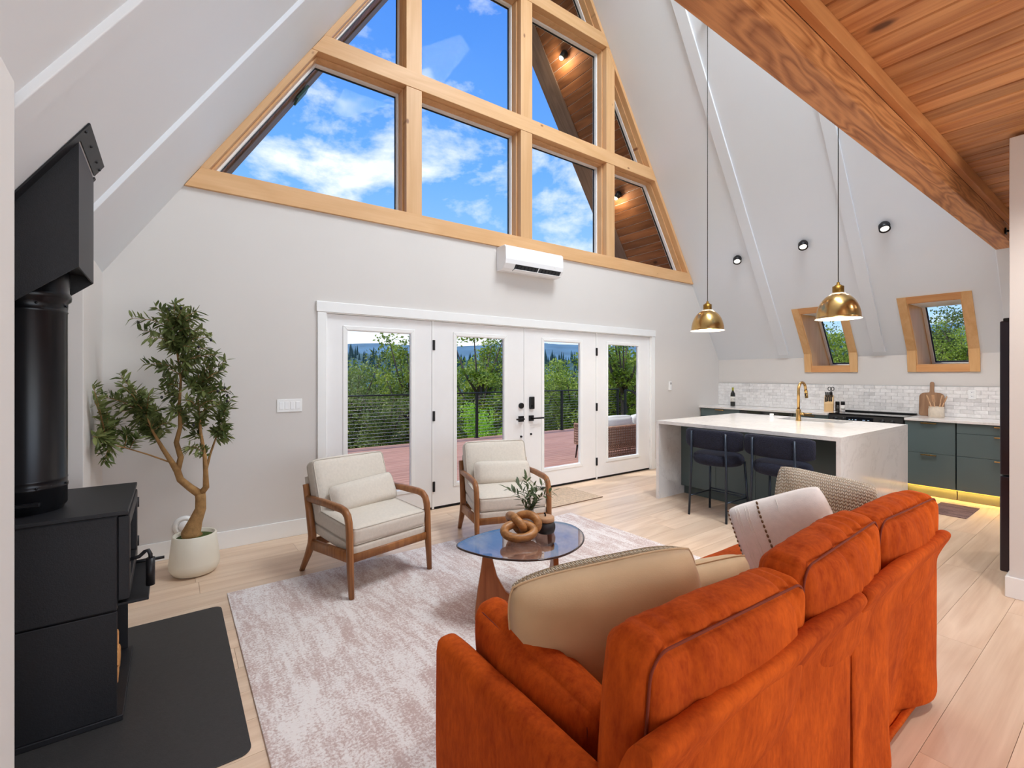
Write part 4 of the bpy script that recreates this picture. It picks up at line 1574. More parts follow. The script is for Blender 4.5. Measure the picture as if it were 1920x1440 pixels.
for i, (dx, dy, ln, kind) in enumerate(((-0.02, 0.075, 0.26, 'spoon'), (0.02, 0.03, 0.25, 'fork'), (0.0, -0.045, 0.25, 'fork'), (0.02, -0.08, 0.25, 'spoon'))):
    d = Vector((dx * 0.6, dy, ln)).normalized()
    b = Vector((dx * 0.2, dy * 0.25, 0.03))
    q = Matrix.Translation(b) @ d.to_track_quat('Z', 'X').to_matrix().to_4x4()
    u = MB()
    u.tube([q @ Vector((0, 0, 0)), q @ Vector((0, 0, ln - 0.08))], 0.006, 8)
    if kind == 'spoon':
        u.ball(q @ Vector((0, 0, ln - 0.045)), (0.009, 0.026, 0.045), 12, 8, q.to_3x3().to_4x4())
    else:
        for s in (-0.016, 0, 0.016):
            u.box(-0.004, s - 0.005, ln - 0.06, 0.004, s + 0.005, ln, q)
        u.box(-0.004, -0.021, ln - 0.085, 0.004, 0.021, ln - 0.055, q)
    o = u.build('wooden_utensil', 'spoon', ck)

# ---- pendants
M['shadein'] = plain('white_enamel_inside', srgb(246, 240, 228), 0.5, var=0.01)
M['cord'] = plain('dark_cord', srgb(44, 42, 40), 0.6)
M['lampglow'] = emit('warm_lamp_bulb', (1.0, 0.86, 0.66), 9)


def pendant(x, y, z, label):
    r = thing('pendant_lamp', label, 'pendant lamp', (x, y, z), 0, 'brass pendants over the island')
    Rr = 0.185
    prof = [(Rr + 0.012, 0.0), (Rr, 0.006)] + [(Rr * math.cos(R(a)) ** 0.9, 0.006 + 0.245 * math.sin(R(a)) ** 1.0) for a in range(4, 73, 6)]
    last = prof[-1]
    inner = [(p[0] - 0.003, p[1] - 0.003) for p in reversed(prof[1:])]
    MB().lathe(prof, 48).build('shade', 'brass', r)
    MB().lathe([(Rr + 0.010, 0.0)] + list(reversed(inner)), 48).build('shade_lining', 'shadein', r)
    zt = last[1]
    MB().lathe([(0.0, zt + 0.014), (0.062, zt + 0.014), (0.062, zt + 0.004), (0.052, zt - 0.004), (0.03, zt - 0.004)], 32).build('glow_ring', 'shadein', r)
    MB().lathe([(0.0, zt + 0.12), (0.012, zt + 0.12), (0.015, zt + 0.10), (0.03, zt + 0.092), (0.035, zt + 0.085), (0.048, zt + 0.08), (0.048, zt + 0.022), (0.044, zt + 0.014), (0, zt + 0.014)], 32).build('socket_cup', 'brass_dark', r)
    ztop = 3.033 + 1.527 * (7.108 - x) - z
    MB().tube([(0, 0, zt + 0.115), (0, 0, ztop - 0.02)], 0.0042, 8).build('cord', 'cord', r)
    MB().lathe([(0, -0.03), (0.05, -0.03), (0.06, -0.02), (0.06, 0.0), (0, 0)], 24, (0, 0, ztop - 0.04)).build('ceiling_cup', 'brass_dark', r)
    MB().ball((0, 0, 0.085), (0.032, 0.032, 0.04), 14, 10).build('bulb', 'lampglow', r)
    d = bpy.data.lights.new('pendant_light', 'POINT')
    d.energy = 12
    d.color = (1.0, 0.86, 0.68)
    d.shadow_soft_size = 0.04
    o = bpy.data.objects.new('pendant_light', d)
    C.objects.link(o)
    o.parent = r
    o.location = (0, 0, 0.03)


pendant(5.25, 3.20, 2.0, 'brass dome pendant nearer the French doors')
pendant(5.25, 1.825, 2.01, 'brass dome pendant in front of a roof window')

# ---- black gimbal spots on the sloped ceiling
M['spotglow'] = emit('spot_lens', (1.0, 0.9, 0.76), 3.0)
for i, (x, y, lab) in enumerate(((6.975, 3.75, 'small black ceiling spot nearest the gable window'), (6.965, 2.83, 'middle black ceiling spot between the battens'), (6.955, 1.93, 'black ceiling spot nearest the loft beam'))):
    z = 3.033 + 1.527 * (7.108 - x)
    r = thing('ceiling_spot', lab, 'spotlight', (x, y, z), 0, 'spots on the sloped ceiling')
    nrm = Vector((-1.527, 0, -1)).normalized()
    q = nrm.to_track_quat('Z', 'Y').to_matrix().to_4x4()
    MB().lathe([(0, -0.01), (0.055, -0.01), (0.055, 0.012), (0.05, 0.015), (0, 0.015)], 28, mat=q).build('collar', 'black', r)
    d = Vector((-0.62, -0.35, -1.0)).normalized()
    q2 = Matrix.Translation(nrm * 0.03) @ d.to_track_quat('Z', 'Y').to_matrix().to_4x4()
    MB().lathe([(0, -0.04), (0.040, -0.04), (0.055, -0.02), (0.058, 0.055), (0.050, 0.058), (0.044, 0.04), (0, 0.04)], 28, mat=q2).build('gimbal_head', 'black', r)
    MB().lathe([(0, 0.046), (0.03, 0.045), (0.042, 0.041)], 24, mat=q2).build('lens', 'spotglow', r)
    ld = bpy.data.lights.new('spot_beam', 'SPOT')
    ld.energy = 30
    ld.spot_size = R(75)
    ld.spot_blend = 0.8
    ld.color = (1.0, 0.9, 0.76)
    ld.shadow_soft_size = 0.04
    lo = bpy.data.objects.new('spot_beam', ld)
    C.objects.link(lo)
    lo.parent = r
    lo.location = nrm * 0.03 + d * 0.07
    lo.rotation_euler = d.to_track_quat('-Z', 'Y').to_euler()

# ---- unseen cans added under the loft to brighten island side and floor
M['fill_can_glow'] = emit('fill_can_lens', (1.0, 0.95, 0.88), 4.0)
for x, y, lab in ((5.45, 0.05, 'added unseen fill can over the fridge'), (6.55, 0.05, 'added unseen fill can over the cabinet end'), (3.5, 0.0, 'added unseen fill can above the walkway behind the sofa')):
    r = thing('fill_can', lab, 'added fill light', (x, y, 3.058), 0, 'added fill cans under the loft')
    MB().lathe([(0.045, -0.004), (0.068, -0.004), (0.070, 0.0), (0.045, 0.0)], 28).build('trim_ring', 'trim', r)
    MB().lathe([(0, -0.001), (0.044, -0.001)], 24).build('lens', 'fill_can_glow', r)
    ld = bpy.data.lights.new('fill_can_beam', 'SPOT')
    ld.energy = 60 if x > 5 else 95
    ld.spot_size = R(140)
    ld.spot_blend = 0.6
    ld.color = (1.0, 0.95, 0.9)
    ld.shadow_soft_size = 0.06
    lo = bpy.data.objects.new('fill_can_beam', ld)
    C.objects.link(lo)
    lo.parent = r
    lo.location = (0, 0, -0.02)

# ---- fridge
fg = thing('fridge', 'dark graphite fridge edge beside the partition wall', 'fridge', (4.81, -0.10, 0))
bx('body', 'fridge', 0.0, 0.0, 0.05, 0.88, 0.66, 1.84, fg, 0.004)
for i in range(2):
    bx('door', 'fridge', 0.001 + i * 0.441, 0.668, 0.75, 0.438 + i * 0.441, 0.765, 1.85, fg, 0.008)
bx('drawer_front', 'fridge', 0.001, 0.668, 0.06, 0.879, 0.765, 0.742, fg, 0.008)
bx('hinge_cover', 'black', 0.01, 0.60, 1.842, 0.07, 0.75, 1.872, fg, 0.006)
for a in (0.06, 0.82):
    mm = Matrix.Translation((a, 0.62, 0.025)) @ Matrix.Rotation(R(90), 4, 'Y')
    MB().lathe([(0, -0.012), (0.025, -0.012), (0.025, 0.012), (0, 0.012)], 16, mat=mm).build('caster', 'black', fg)
bx('foot', 'black', 0.03, 0.58, 0.0, 0.09, 0.66, 0.05, fg)
bx('foot', 'black', 0.79, 0.05, 0.0, 0.85, 0.12, 0.05, fg)

# ---- kitchen runner
def rug_mat(name, base, fade, amount, s=1.0, blue=None):
    m, t, p = new_mat(name)
    tc = t.new('TexCoord').outputs['Object']
    w1 = t.noise(t.mapping(tc, scale=(1.3 * s, 0.40 * s, 1)), 4.4, 6, 0.70, 0.6)
    w2 = t.noise(t.mapping(tc, scale=(3.0 * s, 0.5 * s, 1)), 9.0, 4, 0.7)
    w3 = t.noise(t.mapping(tc, scale=(s, s, 1)), 90.0, 3, 0.75)
    w4 = t.noise(t.mapping(tc, scale=(1.2 * s, 14 * s, 1)), 6.0, 3, 0.7)
    f = t.math('ADD', t.math('MULTIPLY', t.mapr(w1, 0.3, 0.7), 0.42), t.math('MULTIPLY', w2, 0.60))
    f = t.math('ADD', f, t.math('MULTIPLY', t.math('SUBTRACT', w3, 0.5), 1.1))
    f = t.math('ADD', f, t.math('MULTIPLY', t.math('SUBTRACT', w4, 0.5), 0.35))
    f = t.mapr(f, 0.40, 0.66)
    col = t.mix(t.math('MULTIPLY', f, amount), base, fade)
    t.set(p, 'Base Color', col)
    t.set(p, 'Roughness', 0.95)
    t.set(p, 'Specular IOR Level', 0.15)
    t.set(p, 'Sheen Weight', 0.15)
    bump(t, p, w3, 0.5, 0.004)
    return m


M['runner'] = rug_mat('dark_faded_runner', srgb(142, 112, 104), srgb(84, 56, 56), 0.9, 2.0)
rn = bx('kitchen_rug', 'runner', -0.31, -0.16, 0.0, 0.31, 0.16, 0.006, bevel=0.002, loc=(6.84, 1.30, 0.0005))
tag(rn, 'small dark faded rug in front of the green cabinets', 'rug')
# ---- black bracket light on the loft beam
bl = thing('beam_spotlight', 'small black spotlight on the loft beam', 'spotlight', (6.62, 0.878, 2.875))
bx('mount', 'black', -0.03, -0.012, -0.03, 0.03, 0.0, 0.03, bl, 0.003)
MB().tube([(0, -0.012, 0), (0, -0.06, -0.01)], 0.01, 8).build('arm', 'black', bl)
MB().tube([(0.0, -0.06, 0.035), (0.0, -0.065, -0.05)], [0.032, 0.036], 16).build('head', 'black', bl)


# ================================================================== LIVING AREA
# ---- wall fittings
sw_ = thing('light_switch', 'white four-gang switch plate left of the doors', 'light switch', (0.868, GY, 1.188))
bx('plate', 'trim', -0.105, -0.007, -0.058, 0.105, 0, 0.058, sw_, 0.002)
for i in range(4):
    bx('rocker', 'vinyl', -0.087 + i * 0.046, -0.010, -0.034, -0.087 + i * 0.046 + 0.036, -0.006, 0.034, sw_, 0.002)
th_ = thing('thermostat', 'small white wall control with dark sensor right of the doors', 'thermostat', (6.51, GY, 1.29))
bx('case', 'trim', -0.035, -0.018, -0.07, 0.035, 0, 0.07, th_, 0.006)
bx('sensor', 'black', 0.0, -0.020, 0.02, 0.02, -0.017, 0.055, th_, 0.002)
vc = thing('vent_cover', 'round white vent cover low on the wall behind the tree', 'vent', (0.085, GY, 0.245))
mm = Matrix.Rotation(R(90), 4, 'X')
MB().lathe([(0, 0.012), (0.05, 0.012), (0.054, 0.018), (0.060, 0.018), (0.078, 0.006), (0.080, 0), (0, 0)], 36, mat=mm).build('rim', 'trim', vc)
MB().lathe([(0, 0.020), (0.036, 0.020), (0.042, 0.013), (0, 0.013)], 28, mat=mm).build('damper', 'vinyl', vc)

# ---- mini split air conditioner
M['acwhite'] = plain('white_ac_plastic', srgb(242, 242, 244), 0.25, var=0.005)
M['acdark'] = plain('dark_ac_slot', srgb(40, 40, 42), 0.6)
ac = thing('air_conditioner', 'white wall air conditioner under the pine sill', 'air conditioner', (3.585, GY, 2.70))
prof = [(0.0, 0.0), (-0.09, 0.0), (-0.145, 0.02), (-0.185, 0.07), (-0.195, 0.12), (-0.19, 0.26), (-0.17, 0.285), (0.0, 0.285)]
MB().prism(prof, 'X', -0.45, 0.45).build('shell', 'acwhite', ac, 0.01, 3)
MB().prism([(-0.110, 0.004), (-0.149, 0.018), (-0.190, 0.068), (-0.180, 0.072), (-0.14, 0.03)], 'X', -0.30, 0.41).build('outlet_slot', 'acdark', ac)
o = MB().box(-0.31, -0.03, -0.003, 0.42, 0.03, 0.003).build('louver', 'acwhite', ac, 0.002, loc=(0, -0.150, 0.004))
o.rotation_euler = (R(-18), 0, 0)
for i in range(13):
    xx = -0.27 + i * 0.054
    if i != 6:
        MB().prism([(-0.150, 0.020), (-0.187, 0.062), (-0.190, 0.060), (-0.153, 0.018)], 'X', xx, xx + 0.012).build('vane', 'appl', ac)
MB().prism([(-0.149, 0.016), (-0.191, 0.067), (-0.194, 0.065), (-0.152, 0.014)], 'X', 0.045, 0.057).build('slot_divider', 'acwhite', ac)
bx('display_light', 'trim', 0.30, -0.198, 0.10, 0.315, -0.194, 0.11, ac)

# ---- wood stove in the alcove
M['stove'] = plain('black_stove_paint', srgb(30, 30, 34), 0.5, 0.25, var=0.12, vscale=90, bscale=220, bstr=0.15)
M['stoveglass'] = plain('smoked_stove_glass', srgb(30, 26, 24), 0.05, 0.0, spec=0.8)
M['pipe'] = plain('satin_black_flue', srgb(26, 27, 31), 0.28, 0.5, var=0.08, vscale=10)
M['firebrick'] = plain('firebrick', srgb(150, 120, 92), 0.9)
SY0_, SY1_ = 2.575, 3.195
st = thing('wood_stove', 'black steel wood stove with a log store below', 'wood stove')
bx('firebox', 'stove', -0.80, SY0_, 0.47, -0.185, SY1_, 0.872, st, 0.008)
bx('top_plate', 'stove', -0.83, SY0_ - 0.018, 0.874, -0.148, SY1_ + 0.02, 0.892, st, 0.004)
for y0, y1 in ((SY0_, SY0_ + 0.012), (SY1_ - 0.012, SY1_)):
    bx('pedestal_side', 'stove', -0.80, y0, 0.03, -0.185, y1, 0.468, st, 0.003)
bx('pedestal_back', 'stove', -0.80, SY0_ + 0.012, 0.03, -0.788, SY1_ - 0.012, 0.468, st)
bx('pedestal_base', 'stove', -0.81, SY0_ - 0.005, 0.006, -0.165, SY1_ + 0.005, 0.03, st, 0.003)
bx('ash_lip', 'stove', -0.19, SY0_ + 0.03, 0.478, -0.080, SY1_ - 0.03, 0.490, st, 0.003)
dr = thing('door', 'x', 'x')
del dr['label'], dr['category']
dr.parent = st
dm, q = ring([(SY0_ + 0.02, 0.505), (SY1_ - 0.02, 0.505), (SY1_ - 0.02, 0.862), (SY0_ + 0.02, 0.862)], 0.055, 0, 1)
md = MB()
for f in [dm]:
    md.add([(-0.185 + 0.04 * v[1], v[0], v[2]) for v in f.v], f.f)
md.build('door_frame', 'stove', dr, 0.004)
bx('door_glass', 'stoveglass', -0.170, SY0_ + 0.07, 0.555, -0.163, SY1_ - 0.07, 0.812, dr)
MB().tube([(-0.150, SY0_ + 0.06, 0.66), (-0.115, SY0_ + 0.06, 0.665), (-0.095, SY0_ + 0.055, 0.685), (-0.083, SY0_ + 0.05, 0.69), (-0.075, SY0_ + 0.05, 0.67), (-0.075, SY0_ + 0.05, 0.64)], 0.008, 10).build('handle_rod', 'stove', dr)
MB().tube([(-0.075, SY0_ + 0.05, 0.655), (-0.075, SY0_ + 0.05, 0.535)], 0.0165, 16).build('handle_grip', 'black', dr)
for zz in (0.585, 0.79):
    MB().tube([(-0.15, SY1_ - 0.012, zz - 0.025), (-0.15, SY1_ - 0.012, zz + 0.025)], 0.012, 10).build('hinge', 'stove', dr)
MB().tube([(-0.19, SY1_ - 0.10, 0.500), (-0.03, SY1_ - 0.10, 0.500)], 0.008, 8).build('air_lever', 'black', st)
# flue pipe
PX, PY, PR = -0.487, 2.80, 0.120
fl = MB().lathe([(PR - 0.012, 0.893), (PR - 0.008, 0.905), (PR, 0.915), (PR, 0.985), (PR + 0.003, 0.99), (PR + 0.003, 0.998), (PR, 1.003), (PR, 1.02), (PR + 0.002, 1.024), (PR, 1.028),
                 (PR, 1.73), (PR + 0.003, 1.735), (PR, 1.74), (PR + 0.002, 1.775), (PR + 0.012, 1.785), (PR + 0.014, 1.80), (PR + 0.012, 1.812), (PR + 0.006, 1.82), (PR + 0.010, 1.93)], 48, (PX, PY, 0))
fl.build('flue_pipe', 'pipe', st)
bx('damper_handle', 'pipe', PX - 0.02, PY - PR - 0.018, 0.928, PX + 0.055, PY - PR + 0.01, 0.945, st, 0.004)
for zz in (1.0, 1.76):
    for a in (-50, 10, 70):
        p = (PX + (PR + 0.002) * math.cos(R(a)), PY - (PR + 0.002) * abs(math.sin(R(a + 5))) , zz)
        MB().ball(p, 0.005, 8, 6).build('screw', 'pipe', st)
# chimney support box against the sloped ceiling
cbx = thing('chimney_box', 'black square chimney box where the flue meets the sloped ceiling', 'chimney box')
BX0, BX1, BY0, BY1, BZ = -0.75, -0.30, 2.54, 2.98, 1.90


def zroof(x): return 3.0 + 1.54 * (x - 0.083)


mb = MB()
t_ = 0.006
mb.prism([(BX0, zroof(BX0) - 0.2 if zroof(BX0) < BZ else BZ), (BX1, BZ), (BX1, zroof(BX1) - 0.006), (BX0, zroof(BX0) - 0.006)], 'Y', BY0, BY0 + t_)
mb.prism([(BX0, zroof(BX0) - 0.2 if zroof(BX0) < BZ else BZ), (BX1, BZ), (BX1, zroof(BX1) - 0.006), (BX0, zroof(BX0) - 0.006)], 'Y', BY1 - t_, BY1)
mb.box(BX1 - t_, BY0 + t_, BZ, BX1, BY1 - t_, zroof(BX1) - 0.012)
mb.build('box_sides', 'stove', cbx)
bx('bottom_plate', 'stove', -0.70, BY0 + t_, BZ + 0.03, BX1 - t_, BY1 - t_, BZ + 0.036, cbx)
u = Vector((1, 0, 1.54)).normalized()
n_ = Vector((1.54, 0, -1)).normalized()
fm = MB()
for x0, x1, y0, y1 in ((BX1, BX1 + 0.035, BY0 - 0.055, BY1 - 0.02), (-0.80, BX1, BY0 - 0.055, BY0), (-0.80, BX1, BY1, BY1 + 0.03)):
    pts = []
    for dn in (0.001, 0.007):
        for (x, y) in ((x0, y0), (x1, y0), (x1, y1), (x0, y1)):
            pts.append(Vector((x, y, zroof(x))) + n_ * dn)
    fm.add(pts, [(0, 3, 2, 1), (4, 5, 6, 7), (0, 1, 5, 4), (1, 2, 6, 5), (2, 3, 7, 6), (3, 0, 4, 7)])
fm.build('ceiling_flange', 'stove', cbx)
for y in (2.51, 2.66, 2.84, 2.94):
    MB().ball(Vector((BX1 + 0.018, y, zroof(BX1 + 0.018))) + n_ * 0.008, 0.006, 8, 6).build('screw', 'black', cbx)
# hearth pad
M['hearth'] = plain('black_hearth_board', srgb(48, 46, 46), 0.55, 0.0, var=0.12, vscale=60, bscale=260, bstr=0.2)
outl = []
for cx, cy, a0 in ((0.255, 3.49, 0), (-0.9, 3.49, 90), (-0.9, 2.06, 180), (0.255, 2.06, 270)):
    r_ = 0.045
    ox, oy = (cx - r_ if a0 in (0, 270) else cx + r_), (cy - r_ if a0 in (0, 90) else cy + r_)
    for a in range(0, 91, 15):
        outl.append((ox + r_ * math.cos(R(a0 + a)), oy + r_ * math.sin(R(a0 + a))))
hp = MB().prism(outl, 'Z', 0.0005, 0.006).build('hearth_pad', 'hearth', bevel=0.002)
tag(hp, 'black rounded hearth pad under the wood stove', 'hearth pad')
# logs in the store
M['logend'] = wood('split_firewood', srgb(186, 120, 62), srgb(226, 166, 102), 'X', 2.0, 0, 0.8, 0.3, 1.0, 12)
lg = random.Random(9)
LOGS = ((2.70, 0.033, 0.062, 'bottom near'), (2.84, 0.033, 0.066, 'bottom middle'), (2.99, 0.033, 0.060, 'bottom far'), (2.77, 0.142, 0.056, 'upper near'), (2.92, 0.146, 0.056, 'upper far'))
for yy, zz, r_, pos in LOGS:
    pts = [(yy + r_ * math.cos(R(a)), zz + r_ * 0.92 + r_ * 0.92 * math.sin(R(a))) for a in (-90, -30, 25, 80, 140, 205)]
    zmin = min(p[1] for p in pts)
    o = MB().prism([(p[0], p[1] - zmin + zz) for p in pts], 'X', -0.70, -0.194 + lg.uniform(-0.012, 0.004)).build('firewood_log', 'logend', bevel=0.004)
    tag(o, 'split firewood log, %s one in the store below the stove' % pos, 'log', 'firewood under the stove')

# ---- area rug, entry mat
M['rug'] = rug_mat('distressed_rose_rug', srgb(232, 226, 224), srgb(172, 134, 124), 0.68)
rug = bx('area_rug', 'rug', -1.56, -1.25, 0.0, 1.56, 1.25, 0.009, bevel=0.003, loc=(1.86, 2.40, 0.0005))
tag(rug, 'large faded rose and cream rug under the seating', 'rug')
bx('rug_binding', plain('rug_edge', srgb(176, 166, 158), 0.9), -1.563, -1.253, 0.0, 1.563, -1.247, 0.008, rug)
M['mat'] = plain('woven_jute_mat', srgb(208, 184, 158), 0.9, var=0.2, vscale=40, bscale=120, bstr=0.6)
mt = bx('entry_mat', 'mat', -0.42, -0.31, 0.0, 0.42, 0.31, 0.006, bevel=0.002, loc=(3.76, 4.22, 0.0005))
tag(mt, 'thin woven mat inside the French doors', 'mat')
bx('mat_edge', plain('brown_mat_edge', srgb(112, 86, 66), 0.9), -0.422, -0.316, 0.0, 0.422, -0.306, 0.007, mt)
for i in range(9):
    bx('mat_rib', 'mat', -0.418, -0.27 + i * 0.066, 0.005, 0.418, -0.25 + i * 0.066, 0.0085, mt, 0.001)

# ---- armchairs
M['walnut'] = wood('walnut_chair_frame', srgb(126, 78, 42), srgb(172, 116, 70), 'Z', 1.5, 0, 0.4, 0.1, 0.7, 10)
M['linen'] = plain('cream_linen', srgb(216, 208, 196), 0.9, var=0.05, vscale=60, bscale=320, bstr=0.35, bdist=0.002, sheen=0.15)
M['piping'] = plain('linen_piping', srgb(198, 190, 178), 0.9, var=0.04)


def rect(w, h, c=0.25):
    """chamfered rectangular section"""
    a, b, k = w / 2, h / 2, min(w, h) * c
    return [(-a + k, -b), (a - k, -b), (a, -b + k), (a, b - k), (a - k, b), (-a + k, b), (-a, b - k), (-a, -b + k)]


def armchair(loc, rz, label):
    r = thing('armchair', label, 'armchair', loc, rz, 'walnut armchairs facing the sofa')
    for s in (-1, 1):
        x = s * 0.318
        path = [(x, -0.338, 0.0), (x, -0.322, 0.20), (x, -0.312, 0.42), (x, -0.305, 0.485), (x, -0.288, 0.528), (x, -0.255, 0.553), (x, -0.205, 0.561), (x, 0.0, 0.560), (x, 0.275, 0.548)]
        MB().sweep(path, rect(0.048, 0.040), up=(1, 0, 0), radii=[0.72, 0.95, 0.98, 1, 1, 1, 1, 1, 0.9]).build('armrest_leg', 'walnut', r)
        MB().sweep([(x, 0.378, -0.0095), (x, 0.275, 0.135), (x, 0.215, 0.235), (x, 0.210, 0.29), (x, 0.255, 0.45), (x, 0.315, 0.645)], rect(0.040, 0.046), up=(1, 0, 0), radii=[0.75, 1.0, 1.2, 1.15, 1, 0.85]).build('rear_leg', 'walnut', r)
        MB().sweep([(x, -0.315, 0.265), (x, 0.215, 0.225)], rect(0.034, 0.075), up=(0, 0, 1)).build('side_rail', 'walnut', r)
    MB().sweep([(-0.318, -0.312, 0.250), (0.318, -0.312, 0.250)], rect(0.030, 0.056)).build('front_rail', 'walnut', r)
    MB().sweep([(-0.318, 0.215, 0.235), (0.318, 0.215, 0.235)], rect(0.034, 0.06)).build('rear_rail', 'walnut', r)
    tilt = Matrix.Rotation(R(4.5), 4, 'X')
    b = soft_box(0.598, 0.545, 0.072, 0.016, (0, 0, 0.004), 8)
    b.v = [tilt @ Vector(v) for v in b.v]
    b.build('seat_base', 'linen', r, loc=(0, -0.045, 0.312))
    c = soft_box(0.594, 0.560, 0.118, 0.028, (0.006, 0.004, 0.016), 14, 0.002, 2)
    c.v = [tilt @ Vector(v) for v in c.v]
    cs = c.build('seat_cushion', 'linen', r, loc=(0, -0.045, 0.408))
    for zz in (0.055, -0.055):
        MB().tube([tilt @ p for p in edge_loop(0.582, 0.548, z=zz * 0.93, r=0.028)], 0.0042, 6, closed=True).build('piping', 'piping', cs)
    bt = Matrix.Rotation(R(-20), 4, 'X')
    bp = soft_box(0.590, 0.030, 0.40, 0.012, (0, 0, 0), 6)
    bp.v = [bt @ Vector(v) for v in bp.v]
    bp.build('back_panel', 'linen', r, loc=(0, 0.315, 0.50))
    bc = soft_box(0.598, 0.125, 0.440, 0.032, (0.004, 0.022, 0.012), 14, 0.003, 5)
    bc.v = [bt @ Vector(v) for v in bc.v]
    bo = bc.build('back_cushion', 'linen', r, loc=(0, 0.235, 0.605))
    for yy in (0.055, -0.055):
        MB().tube([bt @ Vector((p.x, yy, p.y)) for p in edge_loop(0.582, 0.424, r=0.032)], 0.0045, 6, closed=True).build('piping', 'piping', bo)
    return r


A1, A2 = ((1.184, 3.472, 0.010), R(12.4)), ((2.418, 3.470, 0.010), R(-18))
armchair(*A1, 'cream armchair on walnut frame left of the coffee table')
armchair(*A2, 'cream armchair on walnut frame behind the coffee table')
for (loc, rz), lab, roll in ((A1, 'slim cream lumbar pillow on the left armchair', 4), (A2, 'slim cream lumbar pillow on the armchair behind the table', -2)):
    q = Matrix.Translation(loc) @ Matrix.Rotation(rz, 4, 'Z')
    lp = thing('lumbar_pillow', lab, 'pillow', tuple(q @ Vector((0.02, 0.070, 0.562))), 0, 'lumbar pillows on the armchairs')
    lp.rotation_euler = (R(-24), R(-roll), rz)
    pm = pillow(0.55, 0.225, 0.13, 18, 0.004, roll, 0.04)
    pm.build('cover', 'linen', lp)
    MB().tube(rim_path(0.55, 0.225, 0.04, 14), 0.0035, 6, closed=True).build('piping', 'piping', lp)

# ---- coffee table: free-form glass on two hooked wooden legs
M['teak'] = wood('amber_walnut_leg', srgb(132, 72, 34), srgb(176, 108, 60), 'Z', 1.4, 0, 0.35, 0.05, 0.7, 10)
ct = thing('coffee_table', 'bronze glass coffee table on sculpted wooden legs', 'coffee table', (1.83, 2.32, 0.0095))
ctrl = [(-0.42, 0.17), (-0.33, 0.26), (-0.10, 0.305), (0.18, 0.275), (0.36, 0.22), (0.425, 0.10), (0.385, -0.06), (0.26, -0.20), (0.10, -0.275), (-0.06, -0.285), (-0.22, -0.215), (-0.35, -0.06)]


def crom(P, n=6):
    out = []
    m = len(P)
    for i in range(m):
        p0, p1, p2, p3 = [Vector(P[(i + k - 1) % m]) for k in range(4)]
        for j in range(n):
            t = j / n
            out.append(0.5 * ((2 * p1) + (p2 - p0) * t + (2 * p0 - 5 * p1 + 4 * p2 - p3) * t * t + (3 * p1 - p0 - 3 * p2 + p3) * t ** 3))
    return out


tp = [(p.x, p.y) for p in crom(ctrl)]
MB().prism(tp, 'Z', 0.400, 0.412).build('glass_top', 'tableglass', ct, 0.002)
M['glassedge'] = plain('dark_glass_edge', srgb(58, 40, 34), 0.1)
MB().tube([(x * 1.001, y * 1.001, 0.406) for x, y in tp], 0.0062, 8, closed=True).build('glass_edge', 'glassedge', ct)


def hook_leg(base, top, rot):
    """flat panel leg: wide foot at the floor, narrow neck to the glass"""
    L = 0.46
    side = [(-0.05, 0.0), (0.40, 0.0)]
    right = [(0.42, 0.02), (0.40, 0.05), (0.30, 0.075), (0.20, 0.115), (0.12, 0.18), (0.07, 0.27), (0.045, 0.36), (0.040, 0.40)]
    left = [(-0.015, 0.40), (-0.025, 0.32), (-0.045, 0.20), (-0.060, 0.08), (-0.062, 0.02)]
    return MB().prism(side + right + left, 'Y', -0.017, 0.017)


o = hook_leg(0, 0, 0).build('leg', 'teak', ct, 0.006)
o.location = (-0.335, 0.005, 0.0)
o.rotation_euler = (0, 0, R(-32))
o = hook_leg(0, 0, 0).build('leg', 'teak', ct, 0.006)
o.location = (0.10, -0.12, 0.0)
o.rotation_euler = (0, 0, R(62))
TZ = 0.4225
# wooden knot
M['knot'] = wood('carved_mango_wood', srgb(128, 82, 42), srgb(182, 128, 74), 'X', 2.0, 0, 0.4, 0.1, 1.0, 12)
kn = thing('wooden_knot', 'carved wooden knot of interlocked links on the table', 'decor', (1.805, 2.395, TZ))


def link(c, rx, ry, rad, rot):
    q = Matrix.Translation(c) @ rot
    return MB().tube([q @ Vector((rx * math.cos(R(a)), ry * math.sin(R(a)), 0)) for a in range(0, 360, 12)], rad, 12, closed=True)


link(Vector((-0.035, -0.035, 0.062)), 0.095, 0.060, 0.027, Matrix.Rotation(R(-25), 4, 'Z') @ Matrix.Rotation(R(28), 4, 'X')).build('link', 'knot', kn)
link(Vector((0.050, 0.000, 0.085)), 0.080, 0.055, 0.027, Matrix.Rotation(R(-60), 4, 'Z') @ Matrix.Rotation(R(66), 4, 'X')).build('link', 'knot', kn)
link(Vector((0.005, 0.050, 0.085)), 0.085, 0.052, 0.027, Matrix.Rotation(R(80), 4, 'Z') @ Matrix.Rotation(R(58), 4, 'X')).build('link', 'knot', kn)
# lidded jar
M['darkpot'] = plain('charcoal_ceramic', srgb(40, 40, 44), 0.45, var=0.1, vscale=40)
M['lid'] = wood('pale_wood_lid', srgb(176, 132, 96), srgb(206, 164, 126), 'X', 2, 0, 0.5, 0.05, 0.5)
jr = thing('lidded_jar', 'charcoal jar with a wooden lid on the table', 'jar', (2.005, 2.385, TZ))
MB().lathe([(0, 0), (0.050, 0), (0.060, 0.006), (0.068, 0.03), (0.066, 0.055), (0.058, 0.068), (0.054, 0.074), (0, 0.074)], 36).build('jar_body', 'darkpot', jr)
l_ = MB().lathe([(0, 0.106), (0.055, 0.106), (0.060, 0.102), (0.061, 0.080), (0.058, 0.075), (0, 0.075)], 36).build('lid', 'lid', jr)
MB().tube([(0, 0, 0.105), (0.002, 0, 0.118), (-0.006, 0, 0.126)], [0.006, 0.005, 0.007], 8).build('lid_knob', 'black', l_)
